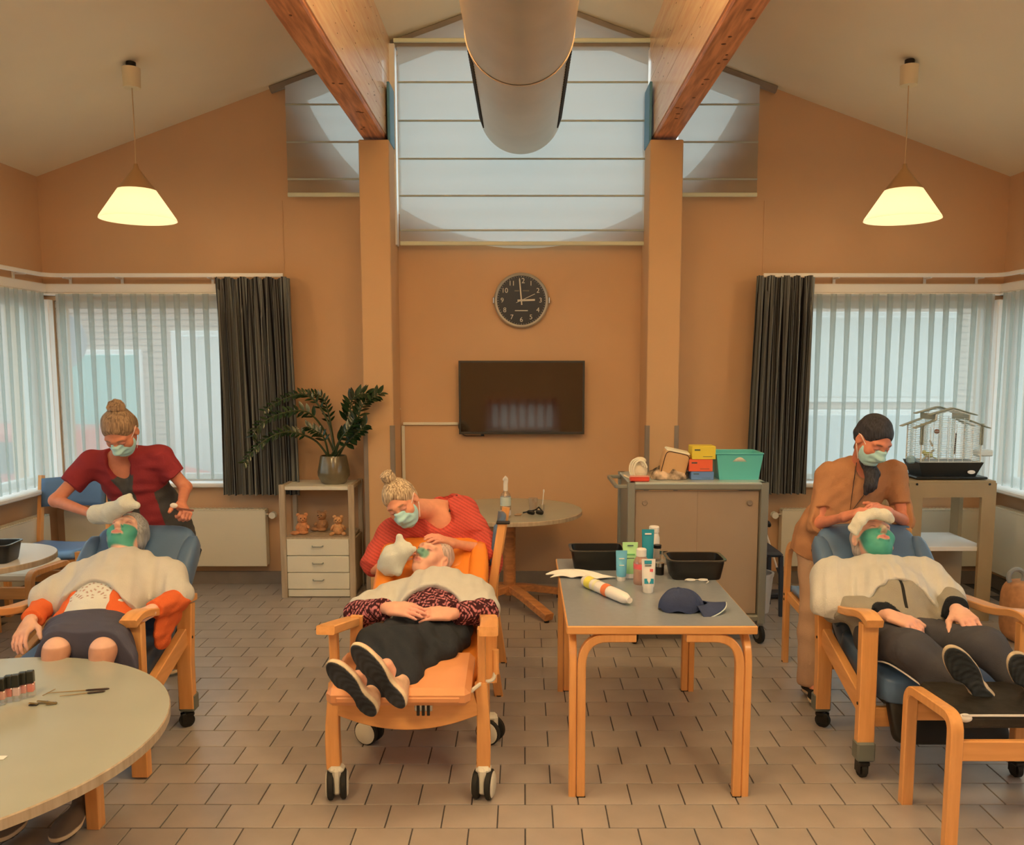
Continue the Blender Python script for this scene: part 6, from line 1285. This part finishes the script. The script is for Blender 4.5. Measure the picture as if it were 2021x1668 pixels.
hb = hairm('light_brown_hair', A(150, 110, 68), A(96, 68, 42)); T = hairdo(c, R, s, 'hair', hb, p2, 'up')
S = SD(); b0 = T(-.005, -.075, .105); S.ell(b0, (.045, .042, .034), R, .01)
for k in range(7): a_ = k * .9; S.cap(b0 + R @ V(.030 * math.cos(a_), .030 * math.sin(a_), .010), b0 + R @ V(.030 * math.cos(a_ + 1.3), .030 * math.sin(a_ + 1.3), .020), .014, .012, .004)
S.mesh('hair_bun', hb, p2, .004)
maskon(c, R, s, p2)
S = SD()
for q in 'lr': sleeve(S, J, q, .020, .60, .04)
Rt, at = torso(S, J, .016, 1.0, .06)
S.cap(at(.15), at(-.30), .16, .175, .08); S.half(at(-.36), Rt[:, 2]); nk = J['neck']
S.cap(nk + Rt[:, 2] * .06, nk + Rt[:, 1] * .12 - Rt[:, 2] * .04, .062, .055, .01, 'sub'); S.cap(nk + Rt[:, 1] * .12 - Rt[:, 2] * .04, nk + Rt[:, 1] * .14 - Rt[:, 2] * .15, .055, .012, .01, 'sub')
sgn_ = 1 if Rt[:, 0][0] > 0 else -1
def ct_(p):
    q = (p - at(.5)) @ Rt; x = q[:, 0] * sgn_; cc_ = plain(A(122, 38, 34))(p); gry = A(66, 58, 46); sd = (np.abs(x) > .112 + .0 * q[:, 2]) & (q[:, 2] < .02) & (np.abs(x) < .24)
    cc_ = mixc(cc_, gry, sd * 1.0); pk = (np.abs(x + .0) < .030 - .10 * np.clip(.05 - q[:, 2], 0, .3)) & (q[:, 2] > -.22) & (q[:, 1] > .03); cc_ = mixc(cc_, gry, pk * 1.0)
    a, b = nk + Rt[:, 1] * .12 - Rt[:, 2] * .04, nk + Rt[:, 1] * .14 - Rt[:, 2] * .15; d_ = b - a; tt = np.clip((p - a) @ d_ / d_.dot(d_), -1.0, 1); vd = (np.linalg.norm(p - a - tt[:, None] * d_, axis=1) - (.055 - .043 * np.maximum(tt, 0))) < .020
    return mixc(cc_, gry, vd * (q[:, 1] > .02) * (q[:, 2] < .16) * 1.0)
tu = S.mesh('tunic', fabm('tunic_cotton', .8, .12, 120), p2, .005, wav(0.0044, 62, 21), ct_, 1)
bt_ = MB()
for z in (.02, -.03, -.08, -.13):
    for x in (-.014, .014):
        for h_ in proj(tu, [at(.5) + Rt[:, 0] * x + Rt[:, 2] * z], -Rt[:, 1], .001): bt_.ell(h_, (.006, .006, .006), n=8, m=6)
bt_.build('press_stud', M['steel'], p2, world=True)
S = SD(); S.ell(J['pelvis'] - V(0, 0, .04), (.165, .12, .10), None, .05)
for q in 'lr': leg(S, J, q, .014); S.cap(J['k' + q], J['a' + q], .06, .06, .03)
S.mesh('trousers', fabm('dark_trousers'), p2, .006, wav(0.0032, 52, 22), plain(A(58, 52, 44)), 1)
for q in 'lr': shoe('shoe', J['a' + q] + V(0, .06, -.06), J['a' + q] + V(0, -.19, -.06), (0, 0, 1), fabm('shoe_leather', .5, .05), p2, A(190, 180, 150), A(120, 110, 90))
w0 = J['wl']; hh = P(268, 1000, 4.14)
mitt(p2, [w0, lerp(w0, hh, .45), P(248, 995, 4.14), P(270, 998, 4.12)], [.046, .044, .036, .016], None, 31, [(P(244, 994, 4.14), P(256, 978, 4.16), .024, .010), (w0, lerp(w0, hh, .4) + V(0, 0, -.03), .040, .034)])
t = thing('spatula', 'small spatula with white tip held by the carer in dark red', 'spatula', P(352, 1000, 4.3)); MB().strip([P(352, 1004, 4.30), P(382, 1008, 4.30)], .010, .006).build('handle', mat('brown_handle', A(110, 60, 40), .5), t, world=True); MB().ell(P(343, 998, 4.30), (.020, .006, .014)).build('blade', wt, t, world=True)
# ---------------- P2: reclining woman in the orange chair
J = jt(neck=P(866, 1160, 4.12), sl=P(775, 1186, 4.02), sr=P(938, 1178, 4.02), el=P(706, 1212, 3.76), er=P(956, 1208, 3.76), wl=P(768, 1206, 3.60), wr=P(890, 1212, 3.60), pelvis=V(-.42, 3.78, .57), front=(0, -.35, .93),
       hl=V(-.51, 3.74, .555), hr=V(-.36, 3.74, .555), kl=P(738, 1270, 3.40), kr=P(800, 1276, 3.40), al=P(722, 1368, 3.19), ar=P(778, 1345, 3.21), toel=V(-.05, -.05, .15), toer=V(-.05, -.05, .15))
p3 = person('reclining white-haired woman in burgundy patterned sweater lying in the orange chair', (-.42, 3.6, 0))
c, R = headframe(P(853, 1102, 4.22), (-.42, -.60, .68), (.40, .50, .77)); s = 1.04
gf = lambda q: .85 * sstep(q[:, 1], .045, .07) * (1 - sstep(np.sqrt((q[:, 0] + .020) ** 2 + (q[:, 2] + .022) ** 2), .016, .032))
pa = headpaint(c, R, s, SK['pale'], green=gf, brow=A(180, 140, 110), browk=.4)
J['wl'] = J['wl'] + V(0, -.01, .015); hL = (J['wl'], P(852, 1210, 3.53) - J['wl'], (.1, -.55, .85), -1, .22, .6); hR = (J['wr'], P(800, 1212, 3.56) - J['wr'], (-.1, -.5, .85), 1, .22, .6)
skin_body('body', p3, J, (c, R, s), SK['pale'], pa, [hL, hR], eyes='open')
hairdo(c, R, s, 'hair', hairm('white_hair', A(196, 158, 122), A(150, 118, 88)), p3, 'thin')
def swp(p):
    a_ = np.sin(p @ V(150, 90, 210) + 3 * np.sin(p @ V(60, -130, 90))) + np.sin(p @ V(-170, 140, 120) + 3 * np.sin(p @ V(120, 60, -70))); return mixc(plain(A(58, 24, 22))(p), A(190, 108, 92), (a_ > .45) * .85)
S = SD()
for q in 'lr': sleeve(S, J, q, .020, 1.88)
Rt, at = torso(S, J, .016, 1.0, .06)
S.ell(at(1.05, .04), (.085, .085, .08), Rt, .02, 'sub')
S.mesh('sweater', fabm('burgundy_mohair', .95, .5, 300), p3, .0045, wav(0.0040, 104, 41), swp, 1)
S = SD(); S.ell(J['pelvis'] + V(.0, -.03, -.02), (.180, .13, .10), None, .05)
for q in 'lr': S.cap(J['h' + q], J['k' + q], .088, .066, .05); S.cap(J['k' + q], J['a' + q] + V(0, .02, .0), .068, .055, .04)
S.cap(J['hr'] + V(.04, -.05, 0), P(815, 1335, 3.28), .085, .030, .05); S.cap(J['kr'], P(800, 1350, 3.24), .06, .04, .05); S.cap(J['hr'] + V(.05, 0, 0), P(880, 1285, 3.46), .07, .045, .05); S.cap(lerp(J['kl'], J['kr'], .5), lerp(J['al'], J['ar'], .5), .06, .05, .05)
S.mesh('trousers', fabm('black_trouser_cloth', .85, .2), p3, .005, wav(0.0080, 67, 42, (1, .5, .2)), plain(A(40, 38, 34)), 2)
shm = fabm('worn_shoe', .6, .25, 60, .4)
shoe('shoe', P(738, 1410, 3.11), P(650, 1306, 3.05), (.28, 1, .15), shm, p3, A(52, 48, 42), A(190, 140, 96), w_=.98)
shoe('shoe', P(795, 1394, 3.13), P(698, 1272, 3.08), (.28, 1, .15), shm, p3, A(52, 48, 42), A(190, 140, 96), w_=.98)
towel('white towel over the chest of the woman in the orange chair', J, c, .80, .030, (.10, (0, 0, 0)), 5, .075, 1.0, (), .001)
# ---------------- C2: seated blonde carer, coral sweater
J = jt(neck=P(858, 1006, 4.55), sl=P(775, 1052, 4.50), sr=P(912, 1008, 4.62), el=P(733, 1122, 4.36), er=P(962, 1086, 4.45), wl=P(775, 1122, 4.22), wr=P(892, 1072, 4.28), pelvis=V(-.28, 4.66, .60), front=(-.1, -.9, -.3),
       hl=V(-.36, 4.62, .54), hr=V(-.34, 4.76, .54), kl=V(-.72, 4.56, .50), kr=V(-.72, 4.74, .50), al=V(-.74, 4.58, .09), ar=V(-.74, 4.74, .09), toel=V(-.15, 0, -.05), toer=V(-.15, 0, -.05))
p4 = person('blonde seated carer in a coral sweater and face mask leaning over the orange chair', (-.30, 4.66, 0))
c, R = headframe(P(792, 992, 4.36), (-.04, -.86, -.46), (-.46, -.40, .80)); s = 1.02
pa = headpaint(c, R, s, SK['warm'], brow=A(110, 72, 44))
hR = (J['wr'], P(846, 1054, 4.18) - J['wr'], (.1, -.35, .95), 1, .35, 1.0); hL = (J['wl'], P(800, 1095, 4.18) - J['wl'], (-.2, -.5, .8), -1, .3)
skin_body('body', p4, J, (c, R, s), SK['warm'], pa, [hR, hL], eyes='open')
hb = hairm('blonde_streaked_hair', A(206, 160, 108), A(112, 78, 46)); T = hairdo(c, R, s, 'hair', hb, p4, 'up')
S = SD(); b0 = T(.0, -.045, .135); S.ell(b0, (.034, .032, .040), R, .01); S.cap(T(0, -.045, .10), b0, .026, .030, .02)
for k in range(5): z = -.028 + .014 * k; S.ell(b0 + R @ V(0, 0, z), (.037, .035, .008), R, .003)
S.mesh('hair_bun', hb, p4, .004); MB().tube([T(0, -.045, .108) + R @ V(.030 * math.cos(a_), .030 * math.sin(a_), 0) for a_ in np.linspace(0, 2 * PI, 20)], .006, 8).build('hair_tie', M['blackm'], p4, world=True)
maskon(c, R, s, p4)
S = SD()
for q in 'lr': sleeve(S, J, q, .026, .99 if q == 'l' else 1.12, .04)
Rt, at = torso(S, J, .022, 1.0, .07)
for q in 'lr': S.cap(J['s' + q], lerp(J['s' + q], J['e' + q], .9), .056, .058, .05)
nk = J['neck']; S.cap(nk + Rt[:, 2] * .07, nk + Rt[:, 1] * .11 - Rt[:, 2] * .015, .085, .070, .01, 'sub'); S.cap(nk + Rt[:, 2] * .05, lerp(nk, J['sr'], .62) + Rt[:, 2] * .07, .07, .05, .01, 'sub')
def kn(p): q = p @ nrm(V(.5, .1, .86)); return plain(A(176, 66, 46))(p) * (1 - .22 * (np.sin(q * 420) > .3))[:, None]
S.mesh('sweater', fabm('coral_rib_knit', .95, .35, 200), p4, .0045, wav(0.0056, 67, 51), kn, 1)
MB().strip([lerp(nk, J['sr'], .80) + V(0, -.02, .088), lerp(nk, J['sr'], .68) + V(0, -.075, .050), lerp(nk, J['sr'], .62) + V(0, -.10, .01)], .016, .004, (1, 0, .3)).build('top_strap', M['blackm'], p4, world=True)
S = SD(); S.ell(J['pelvis'] - V(0.03, 0, .03), (.15, .17, .11), None, .05)
for q in 'lr': leg(S, J, q, .010)
S.mesh('trousers', fabm('denim', .85), p4, .006, wav(0.0032, 52, 52), plain(A(52, 56, 66)), 1)
for q in 'lr': shoe('shoe', J['a' + q] + V(.06, 0, -.06), J['a' + q] + V(-.19, 0, -.06), (0, 0, 1), fabm('shoe_leather', .5, .05), p4, A(190, 180, 150), A(150, 140, 120))
w0 = J['wl'] + V(.01, -.0, .0)
mitt(p4, [P(764, 1120, 4.20), P(778, 1100, 4.16), P(796, 1086, 4.14), P(815, 1084, 4.12)], [.058, .062, .044, .016], None, 32, [(P(790, 1085, 4.14), P(789, 1060, 4.14), .028, .017), (P(770, 1112, 4.16), P(784, 1126, 4.14), .050, .030)])
# ---------------- P3: reclining man, grey jacket
J = jt(neck=P(1732, 1130, 4.04), sl=P(1645, 1140, 3.96), sr=P(1822, 1138, 3.96), el=P(1652, 1200, 3.80), er=P(1872, 1184, 3.80), wl=P(1758, 1216, 3.54), wr=P(1890, 1206, 3.54), pelvis=V(1.66, 3.66, .57), front=(0, -.5, .86),
       hl=V(1.56, 3.64, .555), hr=V(1.75, 3.64, .555), kl=P(1800, 1282, 3.36), kr=P(1945, 1278, 3.34), al=P(1925, 1372, 3.25), ar=P(2032, 1376, 3.25), toel=V(-.05, -.03, .15), toer=V(-.05, -.03, .15))
J['al'] = P(1922, 1368, 3.22); J['ar'] = P(2030, 1374, 3.22)
p5 = person('reclining man in grey zipped jacket with green cream over his face', (1.66, 3.5, 0))
c, R = headframe(P(1723, 1066, 4.12), (.10, -.60, .80), (.06, .80, .60)); s = 1.14
gf = lambda q: sstep(q[:, 1], .0, .02) * (1 - sstep(q[:, 2], -.012, -.002)) * (1 - .6 * (1 - sstep(np.abs(q[:, 0]), .010, .016)) * sstep(q[:, 2], -.045, -.038)) * sstep(q[:, 2] + .14, 0, .012)
pa = headpaint(c, R, s, SK['old'], green=gf, brow=A(150, 110, 84), browk=.6)
hL = (J['wl'], P(1820, 1240, 3.42) - J['wl'], (.1, -.45, .9), -1, .8, 1.0, 1.1); hR = (J['wr'], P(1925, 1236, 3.40) - J['wr'], (-.15, -.5, .85), 1, .8, 1.0, 1.1)
skin_body('body', p5, J, (c, R, s), A(208, 138, 98), pa, [hL, hR])
hairdo(c, R, s, 'hair', hairm('thin_grey_hair', A(176, 148, 116), A(140, 118, 92)), p5, 'thin')
S = SD()
for q in 'lr': sleeve(S, J, q, .024, 1.84)
Rt, at = torso(S, J, .022, 1.04, .06, .05)
S.ell(at(1.08, .06), (.09, .09, .08), Rt, .02, 'sub'); S.half(at(-.10), Rt[:, 2])
sg2 = 1 if Rt[:, 0][0] > 0 else -1
def jk(p):
    q = (p - at(.5)) @ Rt; cc_ = plain(A(134, 116, 86))(p); pass
    for w_ in 'lr':
        d = nrm(J['w' + w_] - J['e' + w_]); Lq = np.linalg.norm(J['w' + w_] - J['e' + w_]); tt = (p - J['e' + w_]) @ d; rr2 = np.linalg.norm(p - J['e' + w_] - tt[:, None] * d, axis=1); cc_ = mixc(cc_, A(34, 32, 28), 1.0 * ((tt > Lq * .78) & (rr2 < .07)))
    return cc_
jo = S.mesh('jacket', fabm('grey_fleece', .95, .4, 220), p5, .004, wav(0.0056, 62, 61), jk, 1)
MB().strip(proj(jo, [at(z) for z in np.linspace(.95, -.02, 26)], -Rt[:, 1] * (1 if Rt[:, 1].dot(J['front']) > 0 else -1), -.001), .013, .006, Rt[:, 0]).build('zip', M['blackm'], p5, world=True)
S = SD(); S.ell(J['pelvis'] + V(.0, -.02, .0), (.18, .125, .115), None, .05)
for q in 'lr': S.cap(J['h' + q], J['k' + q], .088, .072, .05); S.cap(J['k' + q], J['a' + q], .070, .056, .04)
S.cap(J['kl'] + V(0, .05, -.04), J['al'] + V(-.10, .02, -.03), .05, .045, .04)
S.mesh('trousers', fabm('charcoal_track_cloth', .75, .15), p5, .005, wav(0.0072, 57, 62, (.5, 1, 0)), plain(A(62, 55, 48)), 2)
pp_ = [J['hl'] + V(-.075, -.10, -.075), lerp(J['hl'], J['kl'], .7) + V(-.070, 0, -.065), J['kl'] + V(-.045, -.01, -.085), lerp(J['kl'], J['al'], .5) + V(-.075, -.01, -.065), J['al'] + V(-.085, -.035, -.035), J['al'] + V(-.03, -.062, -.02)]
MB().tube(arc(pp_, .05), .0035, 6).build('white_piping', M['trim'], p5, world=True)
shoe('shoe', P(1960, 1406, 3.12), P(1872, 1278, 3.06), (.20, 1, .22), shm, p5, A(56, 54, 46), A(186, 146, 104), w_=1.05)
shoe('shoe', P(2068, 1410, 3.12), P(2002, 1290, 3.06), (.20, 1, .22), shm, p5, A(56, 54, 46), A(120, 100, 76), w_=1.05)
towel('white towel draped like a cape over the man in the grey jacket', J, c, .95, .030, (.30, (0, 0, 0)), 7, .088, 1.06, [(J['sl'] + V(-.02, -.02, 0), J['el'] + V(-.03, .02, .0), .075)], .05)
# cloth on his forehead
S = SD(); S.chain([P(1682, 1042, 4.06), P(1700, 1022, 4.05), P(1722, 1014, 4.05), P(1745, 1016, 4.05), P(1757, 1024, 4.06)], [.022, .028, .024, .028, .022], .015); S.cap(P(1690, 1052, 4.04), P(1700, 1030, 4.03), .012, .02, .02)
o = S.mesh('face_cloth', mat('pale_face_cloth', A(196, 180, 132), .95, bump=.4, bscale=200), None, .004, wav(0.0032, 117, 71)); tag(o, 'folded damp cloth pressed on the man\'s forehead', 'cloth')
# ---------------- C3: carer in caramel sweater
J = jt(neck=P(1698, 925, 4.52), sl=P(1634, 938, 4.54), sr=P(1764, 932, 4.50), el=P(1614, 1034, 4.44), er=P(1784, 1028, 4.44), wl=P(1668, 1020, 4.22), wr=P(1752, 1010, 4.22), pelvis=V(1.665, 4.56, .80), front=(0, -.95, -.3),
       hl=V(1.59, 4.56, .76), hr=V(1.76, 4.56, .76), kl=V(1.545, 4.40, .44), kr=V(1.83, 4.42, .44), al=V(1.52, 4.34, .09), ar=V(1.94, 4.28, .09), toel=V(0, -.15, -.05), toer=V(0, -.15, -.05))
p6 = person('standing dark-haired carer in a caramel sweater bending over the man\'s recliner', (1.665, 4.5, 0))
c, R = headframe(P(1724, 868, 4.36), (.20, -.78, -.60), (.24, -.50, .82)); s = 1.03
pa = headpaint(c, R, s, A(182, 104, 66), brow=A(60, 40, 30))
hL = (J['wl'], P(1712, 1004, 4.10) - J['wl'], (-.1, -.5, .85), -1, .55, 1.0); hR = (J['wr'], P(1716, 992, 4.10) - J['wr'], (.1, -.5, .85), 1, .5, 1.0)
skin_body('body', p6, J, (c, R, s), A(182, 104, 66), pa, [hL, hR])
hb = hairm('dark_brown_hair', A(52, 46, 42), A(30, 26, 24)); T = hairdo(c, R, s, 'hair', hb, p6, 'up')
S = SD(); S.chain([T(0, -.09, -.02), T(-.02, -.06, -.10), P(1712, 915, 4.40), P(1722, 935, 4.36), P(1718, 958, 4.34), P(1708, 974, 4.34)], [.026, .030, .030, .034, .030, .012], .02)
S.mesh('ponytail', hb, p6, .004, wav(0.0024, 156, 9, (1, 0, 0))); maskon(c, R, s, p6)
S = SD()
for q in 'lr': sleeve(S, J, q, .012, 1.10, .03)
Rt, at = torso(S, J, .014, 1.0, .06)
S.cap(at(.1), at(-.22), .150, .165, .08); S.half(at(-.28), Rt[:, 2]); nk = J['neck']; S.cap(nk + Rt[:, 2] * .07, nk + Rt[:, 1] * .10 + Rt[:, 2] * .01, .062, .05, .01, 'sub')
S.mesh('sweater', fabm('caramel_knit', .9, .25, 220), p6, .005, wav(0.0048, 72, 81), plain(A(152, 98, 56)), 1)
S = SD(); S.ell(J['pelvis'] - V(0, 0, .03), (.165, .12, .11), None, .05)
for q in 'lr': leg(S, J, q, .016); S.cap(J['k' + q], J['a' + q], .066, .066, .04)
S.half(V(0, 0, .075), (0, 0, 1)); S.mesh('trousers', fabm('beige_trousers', .85), p6, .006, wav(0.0048, 57, 82), plain(A(160, 118, 80)), 1)
MB().tube([nk + Rt[:, 0] * sg2 * -.05 + V(0, -.075, .05), at(.8, .13) + V(-.04, 0, 0), at(.45, .135), at(.8, .13) + V(.045, 0, 0), nk + V(.055, -.075, .05)], .0022, 6).build('necklace', dbr, p6, world=True)
for q in 'lr': shoe('shoe', J['a' + q] + V(0, .07, -.06), J['a' + q] + V(0, -.19, -.06), (0, 0, 1), fabm('shoe_leather', .5, .05), p6, A(170, 160, 130), (.02, .02, .02))
